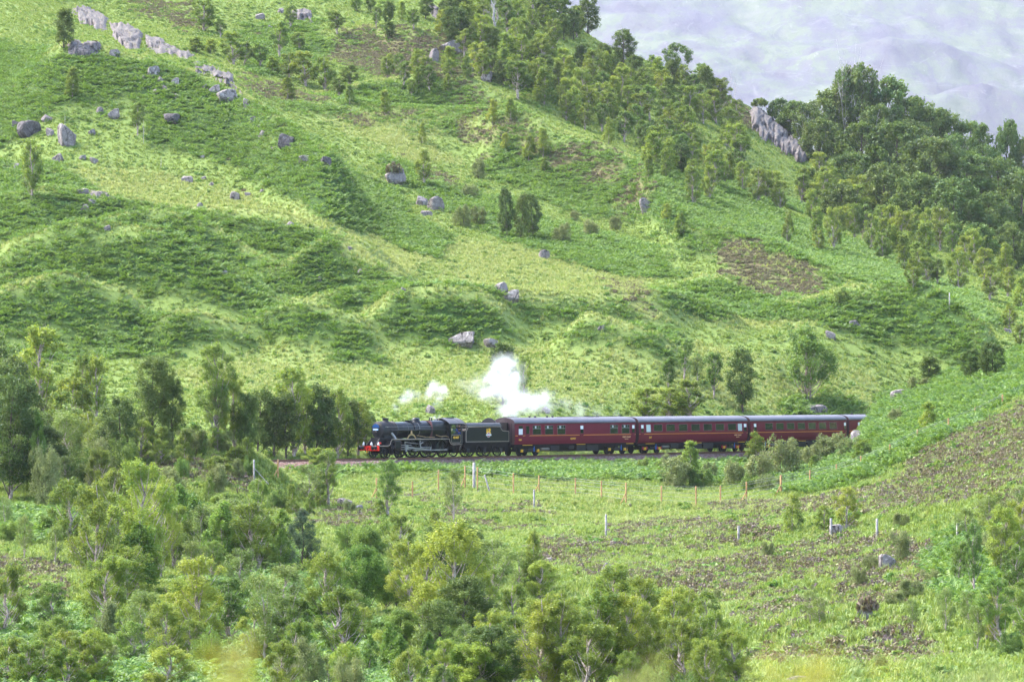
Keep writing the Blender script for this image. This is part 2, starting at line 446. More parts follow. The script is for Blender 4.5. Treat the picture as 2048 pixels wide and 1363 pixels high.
def leaf_mat(name, dark, mid, light, trans=0.35, hue=0.02, patch=9.0, attrname='tint', rvar=0.34):
    g = N(name)
    t = g.attr(attrname)
    rnd = g.n('ObjectInfo').outputs['Random']
    f = g.math('ADD', t, g.math('MULTIPLY', g.math('SUBTRACT', rnd, 0.5), rvar))
    pn = g.noise(1.0 / patch, 2, 0.6, g.pos())
    f = g.math('ADD', f, g.math('MULTIPLY', g.math('SUBTRACT', pn, 0.5), 0.7))
    col = g.ramp(f, [(0.05, dark), (0.5, mid), (0.95, light)])
    hs = g.n('HueSaturation')
    g.l(col, hs.inputs['Color'])
    r2 = g.math('FRACT', g.math('MULTIPLY', rnd, 17.31))
    g.l(g.math('ADD', 0.5 - hue, g.math('MULTIPLY', r2, 2 * hue)), hs.inputs['Hue'])
    col = hs.outputs[0]
    d = g.n('BsdfDiffuse'); g.l(col, d.inputs[0])
    tr = g.n('BsdfTranslucent')
    tc = g.mix(0.5, col, (light[0] * 1.25, light[1] * 1.2, light[2] * .8))
    g.l(tc, tr.inputs[0])
    mx = g.n('MixShader', i_0=trans); g.l(d.outputs[0], mx.inputs[1]); g.l(tr.outputs[0], mx.inputs[2])
    gl = g.n('BsdfGlossy'); gl.inputs['Roughness'].default_value = 0.55; gl.inputs[0].default_value = (.8, .85, .8, 1)
    m2 = g.n('MixShader', i_0=0.035); g.l(mx.outputs[0], m2.inputs[1]); g.l(gl.outputs[0], m2.inputs[2])
    g.l(m2.outputs[0], g.out.inputs['Surface'])
    return g.m

def ground_material():
    g = N('ground')
    p = g.pos()
    b, h, gr, ba = g.attr('bracken'), g.attr('heather'), g.attr('pale'), g.attr('ballast')
    n_f = g.noise(2.6, 5, 0.7, p); n_m = g.noise(0.35, 4, 0.65, p); n_x = g.noise(9.0, 3, 0.7, p)
    base = g.ramp(n_f, [(0.28, (.09, .14, .03)), (0.5, (.14, .205, .045)), (0.72, (.18, .24, .06))])
    base = g.mix(g.math('MULTIPLY', n_m, 0.45), base, (.16, .19, .06))
    pale = g.ramp(n_f, [(0.28, (.12, .16, .045)), (0.5, (.20, .235, .075)), (0.75, (.30, .30, .125))])
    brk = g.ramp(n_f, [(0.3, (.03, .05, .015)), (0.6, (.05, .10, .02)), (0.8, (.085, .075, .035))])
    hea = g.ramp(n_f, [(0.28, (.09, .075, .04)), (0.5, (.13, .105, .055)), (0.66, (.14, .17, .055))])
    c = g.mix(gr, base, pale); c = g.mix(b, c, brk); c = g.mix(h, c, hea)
    st = g.n('TexVoronoi'); st.inputs['Scale'].default_value = 7.0; g.l(p, st.inputs['Vector'])
    sv = g.n('SeparateColor'); g.l(st.outputs['Color'], sv.inputs[0])
    bal = g.ramp(sv.outputs[0], [(0.0, (.10, .07, .06)), (0.45, (.21, .135, .115)), (0.8, (.30, .22, .195)), (1.0, (.40, .33, .30))])
    bal = g.mix(g.math('MULTIPLY', n_m, 0.35), bal, (.20, .11, .075))
    c = g.mix(ba, c, bal)
    e = g.ramp(g.noise(0.11, 3, 0.6, p), [(0.69, 0.0), (0.76, 1.0)])
    c = g.mix(g.math('MULTIPLY', e, g.math('MULTIPLY', n_x, 0.5)), c, (.16, .10, .06))
    hb = g.math('ADD', g.math('MULTIPLY', n_f, 1.0), g.math('MULTIPLY', n_x, 0.4))
    g.bsdf(c, 0.95, bump=hb, bstr=0.8, bdist=0.25, spec=0.1)
    return g.m

M = {}
M['ground'] = ground_material()
M['bracken'] = leaf_mat('bracken', (.030, .080, .011), (.080, .168, .020), (.165, .262, .036), 0.36, 0.012)
M['grass'] = leaf_mat('grass', (.115, .185, .028), (.175, .255, .042), (.235, .305, .065), 0.38, 0.015, 16.0)
M['palegrass'] = leaf_mat('pale grass', (.22, .28, .065), (.275, .325, .088), (.335, .365, .125), 0.38, 0.015, 7.0)
M['heather'] = leaf_mat('heather', (.105, .075, .045), (.165, .115, .075), (.18, .19, .07), 0.15, 0.02, 3.0)
M['heather_bloom'] = leaf_mat('old heather', (.11, .078, .076), (.175, .12, .12), (.19, .175, .10), 0.15, 0.02, 3.0)
M['herb'] = leaf_mat('low herbs', (.06, .115, .018), (.10, .19, .028), (.18, .27, .05), 0.33, 0.02)

# ---------------------------------------------------------------- ground sheet
v = np.stack([XX, YY, Z], -1).reshape(-1, 3)
idx = np.arange(NP * ND).reshape(NP, ND)
fq = np.stack([idx[:-1, :-1], idx[1:, :-1], idx[1:, 1:], idx[:-1, 1:]], -1).reshape(-1, 4)
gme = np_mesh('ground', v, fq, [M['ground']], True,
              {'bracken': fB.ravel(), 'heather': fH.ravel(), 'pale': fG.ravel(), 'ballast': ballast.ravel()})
tag(link(bpy.data.objects.new('ground', gme)), 'grassy hillside of mounds and hollows above the railway', kind='structure')

# far mountain across the valley
def far_mountain():
    g = N('far mountain')
    p = g.pos()
    mp = g.n('Mapping'); g.l(p, mp.inputs['Vector']); mp.inputs['Scale'].default_value = (1.4, 0.45, 1.5)
    n = g.noise(0.010, 9, 0.70, mp.outputs[0]); n2 = g.noise(0.045, 4, 0.7, mp.outputs[0]); n3 = g.noise(0.0026, 5, 0.6, mp.outputs[0])
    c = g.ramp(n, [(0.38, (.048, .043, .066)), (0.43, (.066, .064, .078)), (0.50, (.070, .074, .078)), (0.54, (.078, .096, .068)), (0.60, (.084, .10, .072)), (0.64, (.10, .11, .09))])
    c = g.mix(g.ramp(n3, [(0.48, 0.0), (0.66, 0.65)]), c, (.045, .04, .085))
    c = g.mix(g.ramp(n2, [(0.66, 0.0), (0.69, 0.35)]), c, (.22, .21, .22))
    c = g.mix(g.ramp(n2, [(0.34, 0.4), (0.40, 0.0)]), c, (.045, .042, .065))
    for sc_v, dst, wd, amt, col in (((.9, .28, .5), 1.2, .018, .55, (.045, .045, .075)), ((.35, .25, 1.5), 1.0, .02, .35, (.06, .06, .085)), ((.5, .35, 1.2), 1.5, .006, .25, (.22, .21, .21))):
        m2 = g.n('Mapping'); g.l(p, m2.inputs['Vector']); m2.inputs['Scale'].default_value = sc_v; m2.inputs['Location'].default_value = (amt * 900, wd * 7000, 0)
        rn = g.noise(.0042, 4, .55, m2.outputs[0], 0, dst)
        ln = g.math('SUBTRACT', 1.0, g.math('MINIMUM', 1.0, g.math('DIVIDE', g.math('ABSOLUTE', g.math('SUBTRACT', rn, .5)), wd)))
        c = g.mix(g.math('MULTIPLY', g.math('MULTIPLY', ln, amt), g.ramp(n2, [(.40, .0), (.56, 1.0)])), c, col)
    g.bsdf(c, 0.95, bump=n2, bstr=0.5, bdist=6.0, spec=0.1)
    px = np.arange(500, 2700, 11.0); dd = np.arange(5200, 8500, 16.0)
    P_, D_ = np.meshgrid(px, dd, indexing='ij')
    X = (P_ - 1024) / F * D_
    yb = np.interp(D_, [5200, 5500, 6000, 6600, 7200, 8500], [460, 370, 235, 95, -60, -360])
    zz = H - (yb - YH) * D_ / F
    def hill(pts, wf, wb):
        p = np.array(pts, float)
        Dr = np.interp(px, p[:, 0], p[:, 2]); yr = np.interp(px, p[:, 0], p[:, 1]); zr = H - (yr - YH) * Dr / F
        z0 = np.array([np.interp(Dr[i], dd, zz[i]) for i in range(len(px))])
        d = D_ - Dr[:, None]; w = np.where(d < 0, wf, wb)
        return np.clip(zr - z0, 0, 400)[:, None] * np.exp(-np.abs(d / w) ** 1.8)
    zz = zz + hill([(500, 330, 5650), (1150, 262, 5660), (1300, 232, 5670), (1450, 222, 5670), (1600, 236, 5660), (1760, 214, 5670), (1900, 182, 5680), (2048, 172, 5690), (2700, 120, 5700)], 260, 120)
    zz = zz + hill([(500, 250, 6350), (1150, 150, 6350), (1260, 118, 6370), (1400, 138, 6370), (1560, 160, 6350), (1660, 118, 6390), (1780, 84, 6400), (1880, 92, 6400), (2048, 120, 6390), (2700, 60, 6390)], 280, 130)
    zz = zz + hill([(500, 130, 6950), (1150, 70, 6950), (1300, 34, 6980), (1450, 40, 6980), (1600, 62, 6960), (1800, 22, 7000), (2048, 40, 7000), (2700, -20, 7000)], 300, 140)
    zz += 26 * fbm2(X / 300, D_ / 800, 4, 5) - 17 * np.abs(fbm2(X / 130 + D_ / 500, D_ / 520, 3, 12)) + 7 * fbm2(X / 28, D_ / 80, 3, 15)
    nx_, ny_ = P_.shape
    ix = np.arange(nx_ * ny_).reshape(nx_, ny_)
    f = np.stack([ix[:-1, :-1], ix[1:, :-1], ix[1:, 1:], ix[:-1, 1:]], -1).reshape(-1, 4)
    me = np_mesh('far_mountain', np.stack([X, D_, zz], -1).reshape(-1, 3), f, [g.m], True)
    tag(link(bpy.data.objects.new('far_mountain', me)), 'pale hazy mountainside far across the glen', kind='structure')
    # valley floor between the hill and the mountain
    g2 = N('glen floor'); n = g2.noise(0.01, 4, 0.6, g2.pos())
    g2.bsdf(g2.ramp(n, [(0.3, (.06, .09, .03)), (0.7, (.14, .17, .06))]), 0.95, spec=0.1)
    vv = np.array([[-1900, 1480, -60], [2700, 1480, -60], [3800, 5350, 150], [-2600, 5350, 150]], float)
    tag(link(bpy.data.objects.new('glen_floor', np_mesh('glen_floor', vv, np.array([[0, 1, 2, 3]]), [g2.m]))), kind='structure')
far_mountain()

def add_haze():
    bm = bmesh.new()
    bmesh.ops.create_cube(bm, size=1.0)
    bmesh.ops.transform(bm, matrix=Matrix.Translation((600, 4350, 500)) @ Matrix.Diagonal((7000, 8800, 1480, 1)), verts=bm.verts)
    me = bpy.data.meshes.new('haze'); bm.to_mesh(me); bm.free()
    m = bpy.data.materials.new('haze'); m.use_nodes = True
    t = m.node_tree; t.nodes.clear()
    out = t.nodes.new('ShaderNodeOutputMaterial'); pv = t.nodes.new('ShaderNodeVolumePrincipled')
    pv.inputs['Color'].default_value = (.89, .905, .985, 1)
    pv.inputs['Density'].default_value = HAZE
    pv.inputs['Anisotropy'].default_value = 0.0
    t.links.new(pv.outputs[0], out.inputs['Volume'])
    me.materials.append(m)
    tag(link(bpy.data.objects.new('haze', me)), 'thin pale haze filling the glen', kind='stuff')
HAZE = 0.000026
add_haze()

# ---------------------------------------------------------------- clumps scattered over the ground (countless: stuff)
hidden = bpy.data.collections.new('clump_shapes')       # not linked to the scene: shapes to scatter
def rotz(a):
    c, s = np.cos(a), np.sin(a); return np.array([[c, -s, 0], [s, c, 0], [0, 0, 1.0]])
def bracken_mesh(seed, mat, nfr=7, hgt=0.8, spread=0.75):
    r = np.random.default_rng(seed); V = []; T = []; tint = []
    for k in range(nfr):
        a = 2 * math.pi * (k + r.uniform(-.3, .3)) / nfr
        L = spread * r.uniform(.75, 1.15); h = hgt * r.uniform(.7, 1.05); tn = r.uniform(.1, .9)
        R = rotz(a)
        m = 6
        for j in range(m):
            t = 0.3 + 0.7 * j / m; t2 = t + 0.62 / m
            def P(t): return np.array([L * t ** 1.1, 0, h * (1.25 * t - 0.62 * t ** 2.6) * 1.35 / 1.0 * .78])
            w = 0.30 * L * (1.05 - t) ** 0.7 + 0.03
            p0, p1 = P(t), P(min(1, t2))
            for sg in (-1, 1):
                tip = (p0 + p1) / 2 + np.array([0.10 * L, sg * w, -0.07 * r.uniform(0, 1.6)])
                b = len(V)
                V += [R @ p0, R @ p1, R @ tip]; T.append((b, b + 1, b + 2)); tint += [tn + r.uniform(-.12, .12)] * 3
    return np_mesh('bracken', np.array(V), np.array(T), [mat], False, {'tint': tint})
def tuft_mesh(seed, mat, nb=16, hgt=0.42, spread=0.34, w=0.035):
    r = np.random.default_rng(seed); V = []; T = []; tint = []
    for k in range(nb):
        a = r.uniform(0, 6.28); L = spread * r.uniform(.25, 1.1); h = hgt * r.uniform(.55, 1.1); R = rotz(a); tn = r.uniform(0, 1)
        o = np.array([r.normal(0, .09), r.normal(0, .09), -.03])
        ww = w * r.uniform(.7, 1.5)
        b = len(V)
        V += [o + R @ np.array([0, -ww, 0]), o + R @ np.array([0, ww, 0]), o + R @ np.array([L * .4, ww * .8, h * .75]), o + R @ np.array([L * .4, -ww * .8, h * .75]), o + R @ np.array([L, 0, h * r.uniform(.75, 1.05)])]
        T += [(b, b + 1, b + 2), (b, b + 2, b + 3), (b + 3, b + 2, b + 4)]; tint += [tn] * 5
    return np_mesh('grass', np.array(V), np.array(T), [mat], False, {'tint': tint})
def cushion_mesh(seed, mat, n=110, rad=0.5, hgt=0.42, leaf=0.085):
    r = np.random.default_rng(seed)
    d = r.normal(size=(n, 3)); d /= np.linalg.norm(d, axis=1)[:, None]; d[:, 2] = np.abs(d[:, 2])
    c = d * np.array([rad, rad, hgt]) * r.uniform(.55, 1.05, (n, 1))
    c[:, 2] *= 1 + .3 * np.sin(c[:, 0] * 9 + seed)
    u = r.normal(size=(n, 3)); u /= np.linalg.norm(u, axis=1)[:, None]
    w = np.cross(u, r.normal(size=(n, 3))); w /= np.linalg.norm(w, axis=1)[:, None]
    s = leaf * r.uniform(.6, 1.5, (n, 1))
    V = np.stack([c + u * s * 1.5, c - u * s * .7 + w * s, c - u * s * .7 - w * s], 1).reshape(-1, 3)
    tint = np.repeat(r.uniform(0, 1, n), 3)
    return np_mesh('cushion', V, np.arange(3 * n).reshape(n, 3), [mat], False, {'tint': tint})

runmin = np.minimum.accumulate(np.where(DD[None, :] > 120, SY, 1e9), axis=1)
cell_area = np.gradient(XX, axis=0) * np.gradient(YY, axis=1)
vis = (SY <= runmin + 1.6 * F / YY) & (YY > 120) & (YY < 930) & (PX[:, None] > -140) & (PX[:, None] < 2190) & (SY > -70) & (SY < 1480)

SCN = [0]
def scatter(name, meshes, dens, smin, smax, label, maxn, zoff=0.0):
    """one object of kind stuff: shapes instanced on points over the ground"""
    r = np.random.default_rng(100 + SCN[0]); SCN[0] += 1
    lam = np.where(vis, dens * np.abs(cell_area), 0)
    tot = lam.sum()
    if tot > maxn: lam *= maxn / tot
    k = r.poisson(lam)
    ii, jj = np.nonzero(k)
    rep = k[ii, jj]
    ii = np.repeat(ii, rep); jj = np.repeat(jj, rep)
    n = len(ii)
    u = r.uniform(-.5, .5, n); w = r.uniform(-.5, .5, n)
    fi = np.clip(ii + u, 0, NP - 1.001); fj = np.clip(jj + w, 0, ND - 1.001)
    i0 = fi.astype(int); j0_ = fj.astype(int); a = fi - i0; b = fj - j0_
    def bil(A): return (A[i0, j0_] * (1 - a) + A[i0 + 1, j0_] * a) * (1 - b) + (A[i0, j0_ + 1] * (1 - a) + A[i0 + 1, j0_ + 1] * a) * b
    P = np.stack([bil(XX), bil(YY), bil(Z) + zoff], -1)
    me = bpy.data.meshes.new(name)
    me.vertices.add(n); me.vertices.foreach_set('co', P.astype(np.float32).ravel())
    def at(nm, typ, vals, prop='value'):
        x = me.attributes.new(nm, typ, 'POINT'); x.data.foreach_set(prop, vals)
    rot = np.stack([r.normal(0, .12, n), r.normal(0, .12, n), r.uniform(0, 6.283, n)], -1).astype(np.float32)
    at('rot', 'FLOAT_VECTOR', rot.ravel(), 'vector')
    s = r.uniform(smin, smax, n).astype(np.float32)
    at('scl', 'FLOAT', s)
    at('pick', 'INT', r.integers(0, len(meshes), n).astype(np.int32))
    me.update()
    o = link(bpy.data.objects.new(name, me))
    c = bpy.data.collections.new(name + '_shapes')
    for q, mm in enumerate(meshes):
        ob = bpy.data.objects.new('shape_%02d' % q, mm); c.objects.link(ob)
    ng = bpy.data.node_groups.new(name, 'GeometryNodeTree')
    ng.interface.new_socket('Geometry', in_out='INPUT', socket_type='NodeSocketGeometry')
    ng.interface.new_socket('Geometry', in_out='OUTPUT', socket_type='NodeSocketGeometry')
    gi = ng.nodes.new('NodeGroupInput'); go = ng.nodes.new('NodeGroupOutput')
    ci = ng.nodes.new('GeometryNodeCollectionInfo'); ci.inputs[0].default_value = c
    ci.inputs['Separate Children'].default_value = True; ci.inputs['Reset Children'].default_value = True
    ip = ng.nodes.new('GeometryNodeInstanceOnPoints'); ip.inputs['Pick Instance'].default_value = True
    def na(nm, typ):
        x = ng.nodes.new('GeometryNodeInputNamedAttribute'); x.data_type = typ; x.inputs[0].default_value = nm
        return [q for q in x.outputs if q.enabled and q.name == 'Attribute'][0]
    ng.links.new(gi.outputs[0], ip.inputs['Points']); ng.links.new(ci.outputs[0], ip.inputs['Instance'])
    ng.links.new(na('pick', 'INT'), ip.inputs['Instance Index'])
    e2r = ng.nodes.new('FunctionNodeEulerToRotation')
    ng.links.new(na('rot', 'FLOAT_VECTOR'), e2r.inputs[0]); ng.links.new(e2r.outputs[0], ip.inputs['Rotation'])
    ng.links.new(na('scl', 'FLOAT'), ip.inputs['Scale'])
    ng.links.new(ip.outputs[0], go.inputs[0])
    md = o.modifiers.new('clumps', 'NODES'); md.node_group = ng
    tag(o, label, kind='stuff')
    print('SCATTER', name, n, 'wanted', int(tot))
    return o

notrack = np.clip((dtr - 3.3) / 0.8, 0, 1)
nearf = np.where(YY < 400, 1.15, 1.0)
scatter('bracken', [bracken_mesh(k, M['bracken'], 8, .8, .68) for k in range(7)], 3.0 * np.clip(fB * 1.35 - .12 + .5 * n2 * (fB > .15), 0, 1) * nearf, .5, 1.45, 'bright green bracken covering the mounds and slopes, thickened on mound faces as painted shade', 110000)
far_w = (YY > 395).astype(float); near_w = 1 - far_w
gd = np.clip(1 - fB * .8 - fH * .55 - fG * .75, .05, 1) * notrack
scatter('near_grass', [tuft_mesh(30 + k, M['grass'], 22, .36, .3, .016) for k in range(6)], 7.5 * gd * near_w, .5, 1.35, 'rough green grass in the near field', 110000)
scatter('near_pale_grass', [tuft_mesh(50 + k, M['palegrass'], 20, .48, .26, .013) for k in range(5)], 4.5 * np.clip(fG + .12 * (1 - fB), 0, 1) * notrack * near_w, .5, 1.25, 'pale seeding grass in the near field', 60000)
scatter('grass', [tuft_mesh(20 + k, M['grass'], 18, .30, .34, .024) for k in range(7)], 6.0 * gd * far_w, .5, 1.35, 'rough green grass on the hillside', 190000)
scatter('pale_grass', [tuft_mesh(40 + k, M['palegrass'], 18, .42, .30, .022) for k in range(7)], 5.5 * np.clip(fG - .05 + .06 * (1 - fB), 0, 1) * notrack * far_w, .5, 1.3, 'pale yellowish seeding grass on meadow, and along crests as painted rim light', 110000)
scatter('heather', [cushion_mesh(60 + k, M['heather'], 130, .55, .34, .07) for k in range(5)], 3.4 * np.clip(fH * 1.4 - .15, 0, 1), .3, 1.0, 'brown heather cushions on the slopes', 70000)
scatter('old_heather', [cushion_mesh(70 + k, M['heather_bloom'], 90, .5, .35) for k in range(3)], 2.2 * np.clip(fH * 1.4 - .12, 0, 1) * (YY < 400), .25, .8, 'greyish purple heather in the near field', 30000)
scatter('low_herbs', [cushion_mesh(80 + k, M['herb'], 60, .42, .3, .10) for k in range(4)], (0.10 + 0.75 * np.clip(n2 + 1.3 * n1, 0, 1)) * notrack * (1 - fG * .9), .5, 1.2, 'low leafy herbs among the grass', 40000)

# ================================================================ mesh builder for solid objects
class MB:
    def __init__(s): s.v = []; s.f = []; s.sm = []
    def _add(s, vs, fs, smooth=False):
        b = len(s.v); s.v += [tuple(map(float, q)) for q in vs]
        for f in fs: s.f.append(tuple(b + i for i in f)); s.sm.append(smooth)
        return s
    def box(s, x0, x1, y0, y1, z0, z1, ch=0.0):
        if ch <= 0:
            vs = [(x, y, z) for x in (x0, x1) for y in (y0, y1) for z in (z0, z1)]
            return s._add(vs, [(0, 1, 3, 2), (4, 6, 7, 5), (0, 4, 5, 1), (2, 3, 7, 6), (0, 2, 6, 4), (1, 5, 7, 3)])
        pts = [(y0 + ch, z0), (y1 - ch, z0), (y1, z0 + ch), (y1, z1 - ch), (y1 - ch, z1), (y0 + ch, z1), (y0, z1 - ch), (y0, z0 + ch)]
        return s.prism_x(pts, x0, x1)
    def prism_x(s, pts, x0, x1, smooth=False, caps=True):
        """polygon in (y, z) pushed along x"""
        n = len(pts); vs = [(x0, *p) for p in pts] + [(x1, *p) for p in pts]
        fs = [(i, (i + 1) % n, n + (i + 1) % n, n + i) for i in range(n)]
        s._add(vs, fs, smooth)
        if caps: s._add(vs, [tuple(range(n))[::-1], tuple(range(n, 2 * n))])
        return s
    def prism_y(s, pts, y0, y1):
        """polygon in (x, z) pushed along y"""
        n = len(pts); vs = [(p[0], y0, p[1]) for p in pts] + [(p[0], y1, p[1]) for p in pts]
        fs = [(i, n + i, n + (i + 1) % n, (i + 1) % n) for i in range(n)]
        s._add(vs, fs); return s._add(vs, [tuple(range(n)), tuple(range(n, 2 * n))[::-1]])
    def strip_y(s, path, y0, y1, th=0.05):
        """a plate along a path in (x, z), across y"""
        p = np.array(path, float); d = np.gradient(p, axis=0); nrm = np.stack([-d[:, 1], d[:, 0]], 1); nrm /= np.linalg.norm(nrm, axis=1)[:, None]
        q = p - nrm * th
        for i in range(len(p) - 1):
            s.prism_y([p[i], p[i + 1], q[i + 1], q[i]], y0, y1)
        return s
    def lathe(s, prof, axis='z', o=(0, 0, 0), n=20, smooth=True):
        """profile of (radius, along)"""
        vs = []; m = len(prof)
        for k in range(n):
            a = 2 * math.pi * k / n; c, sn = math.cos(a), math.sin(a)
            for r, h in prof:
                q = (r * c, r * sn, h) if axis == 'z' else ((h, r * c, r * sn) if axis == 'x' else (r * sn, h, r * c))
                vs.append((q[0] + o[0], q[1] + o[1], q[2] + o[2]))
        fs = []
        for k in range(n):
            k2 = (k + 1) % n
            for j in range(m - 1):
                fs.append((k * m + j, k2 * m + j, k2 * m + j + 1, k * m + j + 1))
        return s._add(vs, fs, smooth)
    def cyl(s, a, b, r, n=10, r2=None, smooth=True):
        return s.tube([a, b], [r, r if r2 is None else r2], n, smooth)
    def tube(s, pts, r, n=8, smooth=True, caps=True):
        P = [Vector(p) for p in pts]; m = len(P)
        R = [r] * m if np.isscalar(r) else list(r)
        vs = []; up = None
        for i in range(m):
            d = (P[min(i + 1, m - 1)] - P[max(i - 1, 0)])
            d = d.normalized() if d.length > 1e-9 else Vector((0, 0, 1))
            if up is None:
                up = Vector((0, 0, 1)) if abs(d.z) < 0.9 else Vector((1, 0, 0))
            u = d.cross(up)
            if u.length < 1e-6: u = d.cross(Vector((0.3, 1, 0.2)))
            u.normalize(); w = u.cross(d)
            for k in range(n):
                a = 2 * math.pi * k / n
                vs.append(P[i] + (u * math.cos(a) + w * math.sin(a)) * R[i])
        fs = [(i * n + k, i * n + (k + 1) % n, (i + 1) * n + (k + 1) % n, (i + 1) * n + k) for i in range(m - 1) for k in range(n)]
        s._add(vs, fs, smooth)
        if caps: s._add(vs, [tuple(range(n))[::-1], tuple(range((m - 1) * n, m * n))])
        return s
    def ellipsoid(s, o, r, n=14, m=8, zmin=-1.0):
        prof = []
        for j in range(m + 1):
            a = -math.pi / 2 + math.pi * j / m
            if math.sin(a) >= zmin - 1e-6: prof.append((max(1e-4, math.cos(a)), math.sin(a)))
        vs0 = len(s.v); s.lathe(prof, 'z', (0, 0, 0), n)
        for i in range(vs0, len(s.v)):
            q = s.v[i]; s.v[i] = (o[0] + q[0] * r[0], o[1] + q[1] * r[1], o[2] + q[2] * r[2])
        return s
    def mesh(s, name, mat):
        me = bpy.data.meshes.new(name); me.from_pydata(s.v, [], s.f)
        me.polygons.foreach_set('use_smooth', np.array(s.sm, bool))
        for m in (mat if isinstance(mat, (list, tuple)) else [mat]): me.materials.append(m)
        me.update(); return me
    def part(s, name, mat, parent=None, label=None):
        o = bpy.data.objects.new(name, s.mesh(name, mat)); link(o, parent)
        if label: o['label'] = label
        return o
def put(name, me, parent, loc=(0, 0, 0), rot=(0, 0, 0), sc=None):
    o = bpy.data.objects.new(name, me); o.location = loc; o.rotation_euler = rot
    if sc is not None: o.scale = sc
    return link(o, parent)

def paint(name, col, rough=0.4, spec=0.5, dirt=0.25, dcol=None, metal=0.0, scale=2.0):
    g = N(name); p = g.objco()
    n = g.noise(scale, 5, 0.65, p); n2 = g.noise(scale * 7, 3, 0.6, p)
    f = g.math('MULTIPLY', g.ramp(n, [(0.38, 0.0), (0.7, 1.0)]), dirt)
    dc = dcol or tuple(c * 0.6 + 0.03 for c in col)
    c = g.mix(f, col, dc)
    rr = g.math('ADD', rough - 0.08, g.math('MULTIPLY', n2, 0.22))
    g.bsdf(c, rr, metal, bump=n2, bstr=0.06, bdist=0.02, spec=spec)
    return g.m
M['black'] = paint('gloss black', (.0045, .0055, .0075), .28, .32, .3, (.010, .010, .011))
M['smoke_black'] = paint('matt black', (.014, .0135, .017), .52, .28, .5, (.032, .029, .031))
M['under'] = paint('underframe grime', (.007, .0068, .009), .75, .12, .6, (.026, .020, .018))
M['steel'] = paint('oily steel', (.27, .255, .25), .36, .5, .45, (.10, .09, .085), .35)
M['tyre'] = paint('worn tyre', (.12, .12, .13), .35, .5, .3, None, .8)
M['red'] = paint('buffer beam red', (.68, .022, .012), .4, .4, .25, (.4, .04, .03))
M['cream'] = paint('cream lining', (.52, .40, .33), .5, .3, .2)
M['lining_dull'] = paint('dull red band', (.13, .055, .06), .4, .4, .2)
M['white'] = paint('white enamel', (.78, .78, .77), .4, .4, .15)
M['maroon'] = paint('coach maroon', (.125, .0022, .0175), .42, .2, .25, (.15, .008, .026), 0.0, 1.1)
M['maroon_dark'] = paint('coach end maroon', (.034, .010, .015), .5, .4, .4, (.045, .022, .024))
M['orange'] = paint('orange lining', (.62, .20, .025), .5, .3, .1)
M['yellow'] = paint('yellow paint', (.72, .38, .015), .5, .3, .2)
M['gold'] = paint('gold lettering', (.75, .40, .035), .45, .3, .05)
M['peach'] = paint('straw lettering', (.72, .40, .20), .45, .3, .05)
M['roof'] = paint('coach roof grey', (.125, .118, .135), .55, .4, .6, (.075, .070, .082), 0.0, .7)
M['cabroof'] = paint('cab roof grey', (.055, .052, .058), .5, .4, .5, (.09, .085, .085))
M['blue'] = paint('headboard blue', (.006, .06, .20), .4, .4, .1)
M['pale_blue'] = paint('plate blue', (.30, .50, .75), .45, .3, .1)
M['blue_pipe'] = paint('blue pipe', (.02, .12, .40), .5, .3, .2)
M['crimson'] = paint('crimson fittings', (.35, .015, .05), .5, .3, .2)
M['brass'] = paint('brass plate', (.42, .27, .13), .35, .5, .2, None, .6)
M['rail'] = paint('rusty rail', (.15, .062, .035), .6, .4, .5, (.09, .04, .028))
M['railtop'] = paint('rail head', (.28, .24, .22), .3, .5, .3, None, .7)
M['sleeper'] = paint('grey sleeper', (.15, .115, .095), .85, .2, .5, (.09, .065, .055))
M['skin'] = paint('skin', (.55, .27, .20), .55, .3, .05)
M['hair'] = paint('hair', (.05, .03, .02), .6, .3, .05)
M['cloth_blue'] = paint('blue overalls', (.03, .07, .30), .8, .2, .1)
M['cloth_white'] = paint('pale shirt', (.66, .66, .68), .8, .2, .1)
M['plush'] = paint('window blind', (.66, .64, .66), .7, .2, .15)
def glass_mat(name, col):
    g = N(name); b = g.bsdf(col, .07, spec=.6); return g.m
M['glass'] = glass_mat('dark window glass', (.010, .016, .014))
M['toilet_glass'] = glass_mat('frosted white glass', (.52, .57, .56))

def text(body, size, parent, loc, mat, name='lettering', bold=0.0, sx=1.0, rot=(math.pi / 2, 0, 0)):
    c = bpy.data.curves.new(name, 'FONT'); c.body = body; c.size = size; c.align_x = 'CENTER'; c.align_y = 'CENTER'
    c.extrude = 0.004; c.offset = bold
    tmp = bpy.data.objects.new(name, c); COL.objects.link(tmp)
    bpy.context.view_layer.update()
    me = bpy.data.meshes.new_from_object(tmp); bpy.data.objects.remove(tmp)
    me.materials.clear(); me.materials.append(mat)
    o = bpy.data.objects.new(name, me); o.location = loc; o.rotation_euler = rot; o.scale = (sx, 1, 1)
    return link(o, parent)

